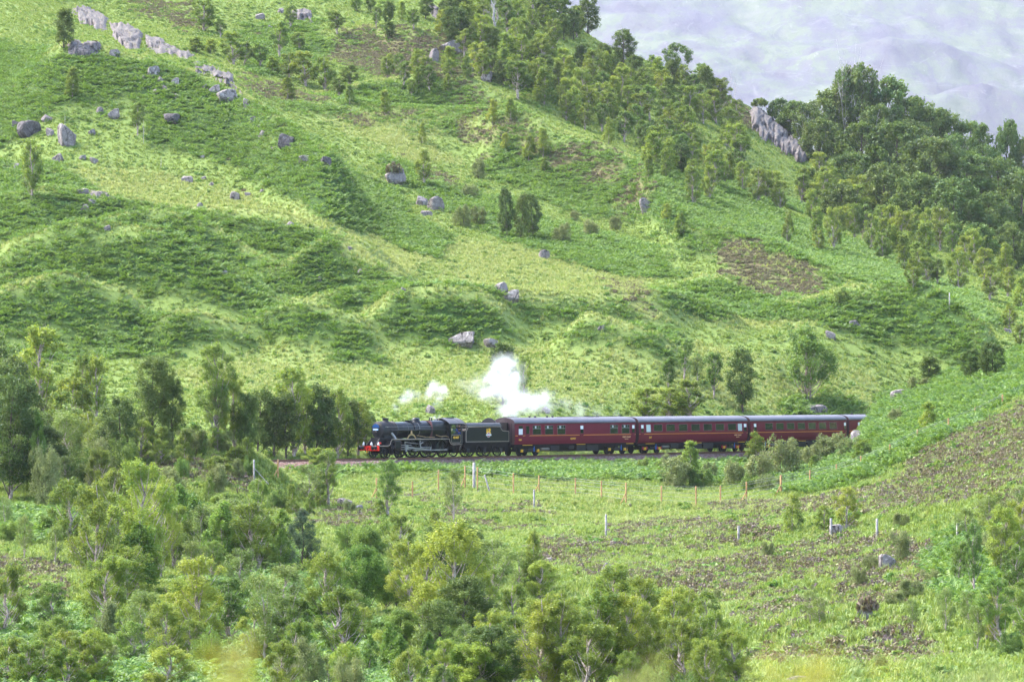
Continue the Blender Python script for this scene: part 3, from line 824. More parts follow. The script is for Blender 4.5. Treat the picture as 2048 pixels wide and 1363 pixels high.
# ---------------------------------------------------------------- railway track
def build_track():
    root = empty('railway_track'); tag(root, kind='structure')
    sr = np.arange(-120, 150.1, 1.5)
    for sg in (-1, 1):
        vs = []; prof = [(-.035, 0), (.035, 0), (.035, -.05), (.012, -.06), (.012, -.13), (.07, -.155), (-.07, -.155), (-.012, -.13), (-.012, -.06), (-.035, -.05)]
        m = len(prof)
        for s in sr:
            x, y, th = track(s)
            for a, b in prof:
                o = sg * .7525 + a
                vs.append((x - math.sin(th) * o, y + math.cos(th) * o, b))
        fs = [(i * m + k, i * m + (k + 1) % m, (i + 1) * m + (k + 1) % m, (i + 1) * m + k) for i in range(len(sr) - 1) for k in range(m)]
        me = bpy.data.meshes.new('rail'); me.from_pydata(vs, [], fs); me.materials.append(M['rail']); me.materials.append(M['railtop'])
        for k, p in enumerate(me.polygons): p.material_index = 1 if k % m == 0 else 0
        put('rail', me, root)
    mb = MB()
    for s in np.arange(-120, 150, .72):
        x, y, th = track(s); c, sn = math.cos(th), math.sin(th); b = len(mb.v)
        mb.box(-.13, .13, -1.3, 1.3, -.30, -.155)
        for i in range(b, len(mb.v)):
            q = mb.v[i]; mb.v[i] = (x + q[0] * c - q[1] * sn, y + q[0] * sn + q[1] * c, q[2])
    o = mb.part('sleeper', M['sleeper'], root); tag(o, kind='stuff')
    # ballast shoulder
    sb = np.arange(-120, 150.1, 1.0); prof = [(-3.3, -.92), (-2.8, -.66), (-1.75, -.22), (-1.2, -.20), (1.2, -.20), (1.75, -.22), (2.8, -.64), (3.3, -.92)]
    vs = []; r = np.random.default_rng(4); m = len(prof)
    for s in sb:
        x, y, th = track(s)
        for a, z in prof:
            a2 = a + r.normal(0, .09) * (abs(a) > 1.3); vs.append((x - math.sin(th) * a2, y + math.cos(th) * a2, z + r.normal(0, .03)))
    fs = np.array([(i * m + k, (i + 1) * m + k, (i + 1) * m + k + 1, i * m + k + 1) for i in range(len(sb) - 1) for k in range(m - 1)])[:, ::-1]
    me = np_mesh('ballast', np.array(vs), fs, [M['ballast']], False)
    tag(link(bpy.data.objects.new('ballast', me)), 'pinkish stone ballast bed under the rails', kind='structure')
g = N('ballast'); p_ = g.pos()
vo = g.n('TexVoronoi'); vo.inputs['Scale'].default_value = 8.0; g.l(p_, vo.inputs['Vector'])
sc_ = g.n('SeparateColor'); g.l(vo.outputs['Color'], sc_.inputs[0])
bc = g.ramp(sc_.outputs[0], [(0.0, (.06, .042, .038)), (0.4, (.155, .092, .078)), (0.75, (.23, .155, .135)), (1.0, (.36, .29, .27))])
bc = g.mix(g.math('MULTIPLY', g.noise(.5, 4, .6, p_), .6), bc, (.15, .075, .05))
g.bsdf(bc, .9, bump=vo.outputs['Distance'], bstr=.9, bdist=.12, spec=.15); M['ballast'] = g.m
build_track()

# ---------------------------------------------------------------- wheels
def spoked(r, nsp, mat_t, wt=.13, weight=0.0):
    mb = MB()
    mb.lathe([(r * .86, -.06), (r, -.07), (r * 1.03, .07), (r * .86, .06), (r * .86, -.06)], 'y', n=28)
    mb.lathe([(.001, -.11), (r * .2, -.10), (r * .2, .06), (.001, .06)], 'y', n=12)
    for k in range(nsp):
        a = 2 * math.pi * k / nsp
        c, s_ = math.cos(a), math.sin(a)
        mb.tube([(c * r * .15, -.02, s_ * r * .15), (c * r * .9, -.01, s_ * r * .9)], [.045, .03], 5)
    if weight:
        pts = [(math.cos(a) * r * .87, math.sin(a) * r * .87) for a in np.linspace(2.3, 3.9, 8)]
        mb.prism_y(pts, -.07, -.0)
    return mb.mesh('wheel', mat_t)
def disc(r, mat_t):
    mb = MB(); mb.lathe([(.001, -.06), (r * .25, -.07), (r * .8, -.035), (r * .86, -.07), (r, -.07), (r * 1.06, .07), (r * .8, .06), (.001, .06)], 'y', n=24)
    return mb.mesh('wheel', mat_t)
WH_DRIVE = spoked(.915, 17, M['black'], weight=1); WH_BOGIE = spoked(.5, 11, M['black']); WH_TENDER = spoked(.648, 12, M['black']); WH_COACH = disc(.46, M['under'])

def vehicle(name, s0, s1, label, cat, group=None):
    xm, ym, th = track((s0 + s1) / 2); L = s1 - s0
    root = empty(name, (xm - math.cos(th) * L / 2, ym - math.sin(th) * L / 2, 0), th)
    return tag(root, label, cat, group)
def wheelset(parent, x, r, me, name='wheel', y=.75):
    for sg in (-1, 1):
        put(name, me, parent, (x, sg * y, r), (0, 0, 0 if sg < 0 else math.pi))

# ---------------------------------------------------------------- the locomotive
def build_loco():
    R = vehicle('steam_locomotive', -.45, 12.05, 'black steam locomotive numbered 45407 with red buffer beam at the head of the train', 'locomotive')
    mb = MB()
    for sg in (-1, 1): mb.prism_y([(.5, .78), (12.2, .62), (12.2, 1.75), (2.4, 1.8), (1.5, 1.75), (.6, 1.2)], sg * .58, sg * .53)
    mb.box(1.5, 8.4, -.5, .5, .55, 1.8).box(8.5, 12.2, -.5, .5, .42, 1.2)
    mb.part('frame', M['under'], R)
    beam = MB().box(.46, .53, -1.3, 1.3, .74, 1.22).part('buffer_beam', M['red'], R)
    for sg in (-1, 1):
        b = MB(); b.lathe([(.13, .46), (.13, .12), (.09, .12), (.09, .05), (.225, .05), (.225, 0), (.001, -.02)], 'x', (0, sg * .87, 1.04), 18); b.lathe([(.2, .45), (.2, .40), (.001, .40)], 'x', (0, sg * .87, 1.04), 14)
        b.part('buffer', M['black'], R)
    MB().tube([(.44, 0, 1.0), (.25, 0, 1.02), (.2, 0, .94), (.28, 0, .86)], .035).tube([(.3, .02, .95), (.24, .0, .62), (.3, -.03, .38), (.36, 0, .6)], .03).part('coupling', M['under'], R)
    MB().tube([(.44, .42, 1.18), (.36, .42, 1.55), (.28, .40, 1.5), (.24, .38, 1.0), (.3, .34, .72), (.42, .3, .62)], .04).tube([(.44, -.52, 1.1), (.3, -.52, .85), (.28, -.5, .5), (.45, -.45, .42), (.9, -.7, .40)], .045).part('vacuum_hose', M['under'], R)
    MB().box(.36, .44, .12, .3, .56, .70).part('coupling_tag', M['yellow'], R)
    for y, z in ((1.0, 1.24), (-1.0, 1.24), (-.05, 1.24)):
        l = MB(); l.box(.65, .80, y - .075, y + .075, z + .02, z + .22, .02).lathe([(.065, 0), (.065, .08), (.03, .12), (.001, .12)], 'z', (.72, y, z + .22), 10).lathe([(.075, .62), (.08, .58), (.001, .58)], 'x', (.03, y, z + .13), 10)
        l.part('lamp', M['white'], R)
    MB().box(.7, .86, -1.24, -1.12, 1.42, 1.56).part('lamp_bracket', M['red'], R)
    path = [(.53, 1.24), (1.7, 1.24), (1.95, 1.30), (2.08, 1.46), (2.14, 1.68), (2.3, 1.86), (10.5, 1.86)]
    MB().strip_y(path, -1.28, 1.28, .05).part('running_plate', M['black'], R)
    for sg in (-1, 1):
        v = MB(); v.strip_y(path, sg * 1.28, sg * 1.26, .16); v.part('valance', M['black'], R)
    path2 = path + [(10.56, 1.62), (10.7, 1.38), (10.95, 1.29), (12.25, 1.29)]
    MB().tube([(a, -1.30, b - .04) for a, b in path2], .022, 5).part('lining', M['cream'], R)
    fr = MB()
    for sg in (-1, 1): fr.prism_y([(.62, 1.26), (1.35, 1.95), (2.3, 1.98), (2.3, 1.26)], sg * .60, sg * .56)
    fr.box(1.3, 2.6, -.6, .6, 1.3, 2.0); fr.part('front_frame', M['smoke_black'], R)
    # smokebox, door
    ax = 2.75
    MB().lathe([(.001, 1.60), (.78, 1.60), (.81, 1.63), (.82, 1.7), (.82, 3.58), (.84, 3.58), (.84, 3.64), (.7, 3.64)], 'x', (0, 0, ax), 32).box(1.9, 3.3, -.62, .62, 1.85, 2.2).part('smokebox', M['smoke_black'], R)
    door = MB().lathe([(.001, 1.47), (.3, 1.49), (.55, 1.54), (.66, 1.585), (.68, 1.6)], 'x', (0, 0, ax), 28).part('smokebox_door', M['smoke_black'], R)
    MB().tube([(1.46, 0, ax), (1.38, 0, ax)], .05).tube([(1.4, 0, ax), (1.4, .14, ax - .18)], .02).tube([(1.40, -.02, ax), (1.42, -.02, ax - .24)], .02).part('door_handle', M['steel'], door)
    for dz in (.28, -.28): MB().box(1.50, 1.545, -.1, .72, ax + dz - .04, ax + dz + .04).part('hinge', M['smoke_black'], door)
    hb = [(math.cos(a) * .46 + 0, ax + .20 + math.sin(a) * .38) for a in np.linspace(.06, math.pi - .06, 12)]
    n_ = len(hb); h = MB(); h._add([(1.36, y, z) for y, z in hb] + [(1.40, y, z) for y, z in hb], [tuple(range(n_)), tuple(range(n_, 2 * n_))[::-1]] + [(i, n_ + i, n_ + (i + 1) % n_, (i + 1) % n_) for i in range(n_)])
    h.part('headboard', M['blue'], R)
    pl = MB().box(1.33, 1.36, -.34, .34, ax - .04, ax + .13).part('number_plate', M['pale_blue'], R)
    t_ = text('45407', .20, pl, (1.325, 0, ax + .045), M['white'], 'numerals', .004, 1.0, (math.pi / 2, 0, -math.pi / 2))
    MB().lathe([(.46, 3.42), (.40, 3.52), (.30, 3.60), (.265, 3.70), (.275, 3.80), (.33, 3.83), (.34, 3.90), (.29, 3.91), (.23, 3.91), (.22, 3.6)], 'z', (2.74, 0, 0), 22).part('chimney', M['smoke_black'], R)
    MB().lathe([(.76, 3.64), (.79, 5.2), (.84, 7.6), (.86, 8.45)], 'x', (0, 0, ax - .02), 32).part('boiler', M['black'], R)
    for x, r in ((3.72, .775), (5.15, .80), (6.72, .835)):
        MB().lathe([(r - .02, x), (r + .006, x), (r + .006, x + .04), (r - .02, x + .04)], 'x', (0, 0, ax - .02), 32).part('boiler_band', M['steel'] if x > 6 else M['cabroof'], R)
    # Belpaire firebox
    fb = []
    for a in np.linspace(0, math.pi, 15):
        c, s_ = math.cos(a), math.sin(a); e = .55
        fb.append((.95 * math.copysign(abs(c) ** e, c), 2.72 + .92 * abs(s_) ** e))
    fb = [(.86, 1.88)] + fb + [(-.86, 1.88)]
    MB().prism_x(fb, 8.42, 10.7, True).part('firebox', M['black'], R)
    MB().prism_x([(y * 1.012, 2.7 + (z - 2.7) * 1.012) for y, z in fb], 8.41, 8.45).part('boiler_band', M['lining_dull'], R)
    MB().lathe([(.55, 3.45), (.46, 3.56), (.40, 3.66), (.385, 3.78), (.34, 3.85), (.2, 3.895), (.001, 3.90)], 'z', (7.05, 0, 0), 20).part('dome', M['black'], R)
    tf = MB().box(5.75, 6.35, -.28, .28, 3.5, 3.68, .05).tube([(6.05, -.25, 3.6), (6.05, -.55, 3.42), (6.05, -.80, 3.05), (6.05, -.86, 2.6)], .05); tf.part('top_feed', M['black'], R)
    for dx in (0, .26): MB().lathe([(.075, 3.6), (.065, 3.84), (.085, 3.85), (.08, 3.90), (.001, 3.9)], 'z', (9.0 + dx, -.05, 0), 10).part('safety_valve', M['smoke_black'], R)
    MB().tube([(10.45, .1, 3.62), (10.45, .1, 3.8)], .03).part('whistle', M['brass'], R)
    for sg in (-1, 1):
        MB().tube([(2.55, sg * .93, 2.71), (9.9, sg * 1.0, 2.72), (10.3, sg * 1.02, 2.64), (10.55, sg * 1.05, 2.3), (10.62, sg * 1.05, 1.95)], .062).part('ejector_pipe', M['smoke_black'], R)
        hr = MB().tube([(1.8, sg * .88, 3.06), (8.4, sg * .90, 3.06)], .016, 6)
        for x in (2.2, 4.4, 6.4, 8.2): hr.tube([(x, sg * .76, 3.0), (x, sg * .89, 3.06)], .02, 5)
        hr.part('handrail', M['steel'], R)
        MB().tube([(2.85, sg * .70, 2.45), (2.98, sg * .95, 2.1), (3.1, sg * 1.08, 1.72)], .125, 12).part('steam_pipe', M['steel'], R)
        MB().tube([(8.9, sg * .98, 2.2), (9.5, sg * 1.02, 2.05), (10.2, sg * 1.1, 2.1), (10.6, sg * 1.1, 2.0)], .035).tube([(6.2, sg * .9, 2.2), (7.6, sg * .98, 2.0), (8.7, sg * 1.0, 2.0)], .03).part('injector_pipe', M['brass'], R)
        # cylinder block
        cpts = [(sg * (.68 + q[0]), q[1]) for q in [(0, .78), (.42, .70), (.60, .80), (.68, 1.0), (.68, 1.62), (.56, 1.74), (0, 1.74)]]
        if sg > 0: cpts = cpts[::-1]
        cb = MB().prism_x(cpts, 2.62, 3.55).part('cylinder', M['black'], R)
        MB().lathe([(.30, 2.62), (.30, 2.50), (.12, 2.46), (.001, 2.46)], 'x', (0, sg * 1.02, 1.05), 16).lathe([(.17, 2.62), (.17, 2.42), (.001, 2.42)], 'x', (0, sg * 1.06, 1.52), 12).part('cylinder_cover', M['smoke_black'], cb)
        for xl in (2.66, 3.51): MB().tube([(xl, sg * 1.372, .85), (xl, sg * 1.372, 1.66)], .014, 4).part('lining', M['lining_dull'], cb)
        MB().box(2.3, 2.62, sg * 1.0 - .1, sg * 1.0 + .1, .3, 1.15).part('footstep', M['under'], R)
        # splashers and nameplate
        for x in (5.46, 7.59, 10.03):
            pts = [(x + math.cos(a) * .98, .93 + math.sin(a) * 1.08) for a in np.linspace(.3, math.pi - .3, 10)]
            pts = [p for p in pts if p[1] > 1.87]
            if len(pts) > 2: MB().prism_y(pts + [(pts[-1][0], 1.86), (pts[0][0], 1.86)], sg * .62, sg * 1.05).part('splasher', M['black'], R)
        sp = [(5.25 + math.cos(a) * .60, 1.74 + math.sin(a) * .56) for a in np.linspace(.22, math.pi - .22, 12)]
        MB().prism_y([(x, z) for x, z in sp], sg * 1.06, sg * 1.12).part('splasher', M['black'], R)
        o_ = [(5.25 + math.cos(a) * .66, 1.74 + math.sin(a) * .62) for a in np.linspace(.22, math.pi - .22, 12)]; i_ = [(5.25 + math.cos(a) * .52, 1.74 + math.sin(a) * .47) for a in np.linspace(math.pi - .22, .22, 12)]
        np_ = MB()
        for k in range(11): np_.prism_y([o_[k], o_[k + 1], i_[10 - k], i_[11 - k]], sg * 1.12, sg * 1.15)
        npo = np_.part('nameplate', M['brass'], R)
        MB().tube([(5.22, sg * 1.14, 2.38), (5.22, sg * 1.14, 2.66)], [.10, .05], 8).part('badge', M['brass'], npo)
        # motion
        y = sg * 1.02; px_, pz = .28, -.17
        for x in (5.46, 7.59, 10.03):
            MB().lathe([(.001, -.14), (.09, -.14), (.09, .14), (.001, .14)], 'y', (x + px_, y - sg * .02, .915 + pz), 12).part('crank_pin', M['steel'], R)
        MB().box(5.46 + px_ - .12, 10.03 + px_ + .12, y - .03, y + .03, .915 + pz - .055, .915 + pz + .055).part('coupling_rod', M['steel'], R)
        y2 = y + sg * .1
        a_, b_ = Vector((4.55, y2, 1.05)), Vector((7.59 + px_, y2, .915 + pz))
        MB().prism_y([(a_.x, a_.z - .07), (b_.x + .12, b_.z - .09), (b_.x + .12, b_.z + .09), (a_.x, a_.z + .07)], y2 - .035, y2 + .035).part('connecting_rod', M['steel'], R)
        MB().box(4.35, 4.72, y2 - .08, y2 + .08, .86, 1.24).box(4.42, 4.56, y2 - .06, y2 + .06, .62, .9).part('crosshead', M['steel'], R)
        MB().box(3.55, 5.2, y2 - .05, y2 + .05, 1.22, 1.29).box(3.55, 5.2, y2 - .05, y2 + .05, .80, .86).tube([(3.5, y2, 1.05), (4.4, y2, 1.05)], .04).part('slide_bar', M['steel'], R)
        y3 = y2 + sg * .06
        MB().tube([(4.36, y3, .62), (4.30, y3, 1.2), (4.2, y3, 1.62)], .04, 6).tube([(4.36, y3, .62), (4.55, y3, .72)], .03, 5).part('combination_lever', M['steel'], R)
        MB().tube([(4.2, y3, 1.55), (6.15, y3, 1.36)], .042, 6).part('radius_rod', M['steel'], R)
        MB().tube([(6.42, y3, 1.72), (6.35, y3, 1.4), (6.5, y3, 1.06), (6.45, y3, .95)], .055, 6).tube([(6.4, y3, 1.35), (6.85, y3, 1.5)], .06, 6).part('expansion_link', M['steel'], R)
        MB().box(6.1, 7.1, sg * .6, sg * 1.2, 1.62, 1.8).prism_y([(6.2, 1.62), (6.9, 1.62), (6.62, 1.2), (6.5, 1.2)], sg * 1.1, sg * 1.16).part('motion_bracket', M['smoke_black'], R)
        MB().tube([(6.47, y3, 1.02), (8.0, y3, .98)], .04, 6).tube([(7.98, y3, 1.05), (7.85, y3, .72)], .06, 6).part('return_crank', M['steel'], R)
        MB().box(11.0, 11.28, sg * 1.15, sg * 1.25, .45, 1.3).box(10.95, 11.33, sg * 1.05, sg * 1.3, .42, .47).box(10.95, 11.33, sg * 1.05, sg * 1.3, .85, .9).part('cab_step', M['under'], R)
        MB().tube([(8.95, sg * .95, .55), (9.5, sg * .95, .35), (10.8, sg * 1.0, .6)], .04).box(10.9, 11.5, sg * .7, sg * 1.1, .75, 1.1).part('injector', M['under'], R)
    for x in (1.75, 3.73): wheelset(R, x, .5, WH_BOGIE, 'bogie_wheel')
    MB().box(1.4, 4.1, -.68, -.6, .42, .72).box(1.4, 4.1, .6, .68, .42, .72).part('bogie_frame', M['under'], R)
    for x in (5.46, 7.59, 10.03): wheelset(R, x, .915, WH_DRIVE, 'driving_wheel', .74)
    # cab
    for sg in (-1, 1):
        y0, y1 = sorted((sg * 1.31, sg * 1.27))
        c = MB(); c.prism_y([(10.62, 1.70), (10.72, 1.42), (10.95, 1.31), (12.28, 1.31), (12.28, 2.28), (10.62, 2.28)], y0, y1)
        c.box(10.62, 10.76, y0, y1, 2.28, 3.32).box(12.18, 12.28, y0, y1, 2.28, 3.0).box(10.76, 12.28, y0, y1, 3.24, 3.32).box(11.44, 11.50, y0, y1, 2.28, 3.24)
        side = c.part('cab_side', M['black'], R)
        gl = MB().box(10.77, 11.43, sg * 1.285, sg * 1.275, 2.29, 3.23).part('cab_window', M['glass_thin'], side)
        rp = [(10.80, 1.50), (10.86, 1.42), (12.04, 1.42), (12.10, 1.50), (12.10, 2.14), (12.04, 2.20), (10.86, 2.20), (10.80, 2.14), (10.80, 1.50)]
        MB().tube([(a, sg * 1.318, b) for a, b in rp], .016, 5).part('lining', M['cream'], side)
        n_o = text('45407', .31, side, (11.45, sg * 1.318, 1.93), M['gold'], 'numerals', .012, 1.12, (math.pi / 2, 0, 0 if sg < 0 else math.pi))
        MB().tube([(12.36, sg * 1.28, 1.35), (12.36, sg * 1.28, 2.9)], .02, 6).part('handrail', M['steel'], R)
    arc = [(y, 3.32 + .54 * (1 - (y / 1.36) ** 2)) for y in np.linspace(-1.36, 1.36, 15)]
    MB().prism_x([(1.27, 1.9), (1.27, 3.3)] + [(y * .93, z - .02) for y, z in arc[::-1]] + [(-1.27, 3.3), (-1.27, 1.9)], 10.62, 10.69).part('cab_front', M['black'], R)
    rf = MB(); up = arc; lo = [(y, z - .05) for y, z in arc]
    for k in range(14): rf.prism_x([up[k + 1], up[k], lo[k], lo[k + 1]], 10.45, 12.75)
    rfo = rf.part('cab_roof', M['cabroof'], R)
    MB().box(11.2, 12.2, -.35, .35, 3.84, 3.91).part('ventilator', M['cabroof'], rfo)
    rb = MB()
    for k in range(14): rb.prism_x([(up[k + 1][0], up[k + 1][1] + .02), (up[k][0], up[k][1] + .02), (lo[k][0], lo[k][1] + .03), (lo[k + 1][0], lo[k + 1][1] + .03)], 12.05, 12.12)
    rb.part('roof_rib', M['cabroof'], rfo)
    MB().box(10.7, 12.5, -1.25, 1.25, 1.42, 1.5).box(10.7, 10.95, -.8, .8, 1.5, 3.1).part('cab_floor', M['under'], R)
    return R
g = N('cab glass'); a_ = g.n('BsdfTransparent'); a_.inputs[0].default_value = (.75, .82, .78, 1); b_ = g.n('BsdfGlossy'); b_.inputs['Roughness'].default_value = .08
m_ = g.n('MixShader', i_0=.22); g.l(a_.outputs[0], m_.inputs[1]); g.l(b_.outputs[0], m_.inputs[2]); g.l(m_.outputs[0], g.out.inputs['Surface']); M['glass_thin'] = g.m
LOCO = build_loco()

# ---------------------------------------------------------------- the tender
def build_tender():
    R = vehicle('tender', 12.02, 19.35, 'black lined tender with yellow lion crest coupled behind the locomotive cab', 'tender')
    R.scale = (1.085, 1, 1)
    prof = [(.35, 1.38), (.35, 2.55), (.5, 2.78), (.62, 3.05), (5.30, 3.05), (5.42, 2.78), (5.66, 2.62), (6.5, 2.60), (6.5, 1.38)]
    tk = MB().prism_y(prof, -1.28, 1.28).part('tank', M['black'], R)
    for sg in (-1, 1):
        cg = MB(); sec = [(sg * 1.28, 3.05), (sg * 1.25, 3.18), (sg * 1.16, 3.29), (sg * 1.02, 3.36)]
        for k in range(3):
            a, b = sec[k], sec[k + 1]; q = [(a[0], a[1]), (b[0], b[1]), (b[0] - sg * .02, b[1] - .04), (a[0] - sg * .04, a[1])]
            cg.prism_x(q if sg > 0 else q[::-1], .62, 5.30)
        cg.part('coal_plate', M['cabroof'], R)
        MB().box(.62, 5.3, sg * 1.292 - .012, sg * 1.292 + .012, 3.02, 3.075).part('beading', M['steel'], R)
        rp = [(.45, 1.50), (.45, 2.50), (.62, 2.74), (.74, 2.96), (5.22, 2.96), (5.32, 2.72), (5.58, 2.53), (6.40, 2.50), (6.40, 1.50), (.45, 1.50)]
        MB().tube([(a, sg * 1.288, b) for a, b in rp], .021, 5).part('lining', M['cream'], tk)
        # crest: rampant lion over a wheel with a ribbon across
        lion = [(-.30, -.02), (-.26, .42), (-.12, .40), (-.13, .22), (-.02, .16), (.02, .30), (-.06, .36), (.02, .44), (.20, .44), (.30, .36), (.32, .24), (.22, .16), (.30, .04), (.33, -.06), (.16, -.12), (-.12, -.12)]
        cx, cz = 3.55, 2.36
        def flip(pts): return pts if sg < 0 else pts[::-1]
        lo = MB().prism_y([(cx + x, cz + z) for x, z in lion], sg * 1.284, sg * 1.294).part('crest', M['gold'], tk)
        MB().lathe([(.10, 0), (.22, 0), (.22, .010), (.10, .010)], 'y', (cx, sg * 1.296, cz - .20), 18).part('crest_wheel', M['crimson'], lo)
        MB().lathe([(.22, 0), (.25, 0), (.25, .012), (.22, .012)], 'y', (cx, sg * 1.297, cz - .20), 18).lathe([(.001, 0), (.10, 0), (.10, .012)], 'y', (cx, sg * 1.297, cz - .2), 12).part('crest_ring', M['white'], lo)
        MB().prism_y([(cx - .38, cz - .28), (cx + .38, cz - .28), (cx + .36, cz - .12), (cx - .36, cz - .12)], sg * 1.311, sg * 1.318).part('crest_ribbon', M['plush'], lo)
        # frame with axle boxes
        fm = MB().box(.3, 6.55, sg * 1.12 - .03, sg * 1.12 + .03, 1.0, 1.36).box(.6, 6.2, sg * 1.12 - .03, sg * 1.12 + .03, .50, .60).box(.25, .75, sg * 1.12 - .03, sg * 1.12 + .03, .45, 1.0).box(5.95, 6.5, sg * 1.12 - .03, sg * 1.12 + .03, .42, 1.0)
        for x in (.78, 3.02, 5.3):
            fm.prism_y([(x - .55, 1.0), (x - .30, .5), (x + .30, .5), (x + .55, 1.0)], sg * 1.12 - .03, sg * 1.12 + .03)
        fm.part('frame', M['under'], R)
        for x in (.78, 3.02, 5.3):
            MB().box(x - .17, x + .17, sg * 1.22 - .1, sg * 1.22 + .1, .46, .82, .03).part('axle_box', M['smoke_black'], R)
            sp = MB()
            for k in range(4): sp.box(x - .5 + k * .1, x + .5 - k * .1, sg * 1.2 - .05, sg * 1.2 + .05, .94 - k * .04, .975 - k * .04)
            sp.part('leaf_spring', M['under'], R)
    for x in (.78, 3.02, 5.3): wheelset(R, x, .648, WH_TENDER)
    MB().box(.3, 6.6, -1.2, 1.2, 1.28, 1.38).box(.4, 6.4, -.6, .6, .40, 1.28).part('underframe', M['under'], R)
    MB().box(6.5, 6.58, -1.28, 1.28, .85, 1.35).part('buffer_beam', M['under'], R)
    for sg in (-1, 1): MB().lathe([(.12, 6.5), (.12, 6.85), (.22, 6.86), (.22, 6.92), (.001, 6.92)], 'x', (0, sg * .87, 1.04), 14).part('buffer', M['under'], R)
    bk = [(y, 3.28 + .56 * (1 - (y / 1.1) ** 2)) for y in np.linspace(-1.1, 1.1, 13)]
    MB().prism_x([(-1.1, 2.9)] + bk[::1] + [(1.1, 2.9)], 4.9, 5.0).part('bulkhead', M['smoke_black'], R)
    MB().box(.5, 4.9, -.98, .98, 2.9, 3.0).part('coal_floor', M['under'], R)
    # coal
    r = np.random.default_rng(3); V = []; T = []
    for k in range(260):
        c = np.array([r.uniform(.8, 4.8), r.uniform(-.9, .9), 3.02 + r.uniform(0, .22)]); s_ = r.uniform(.07, .16)
        d = r.normal(size=(6, 3)); d /= np.linalg.norm(d, axis=1)[:, None]
        b = len(V); q = np.array([[1, 0, 0], [-1, 0, 0], [0, 1, 0], [0, -1, 0], [0, 0, 1], [0, 0, -1]]) + d * .35
        V += list(c + q * s_); T += [(b + i, b + j, b + k2) for i in (0, 1) for j in (2, 3) for k2 in (4, 5)]
    me = np_mesh('coal', np.array(V), np.array(T), [M['black']]); o = put('coal', me, R); tag(o, kind='stuff')
    MB().lathe([(.3, 2.6), (.3, 2.85), (.33, 2.86), (.33, 2.9), (.001, 2.92)], 'z', (5.85, 0, 0), 14).part('filler_cap', M['smoke_black'], R)
build_tender()

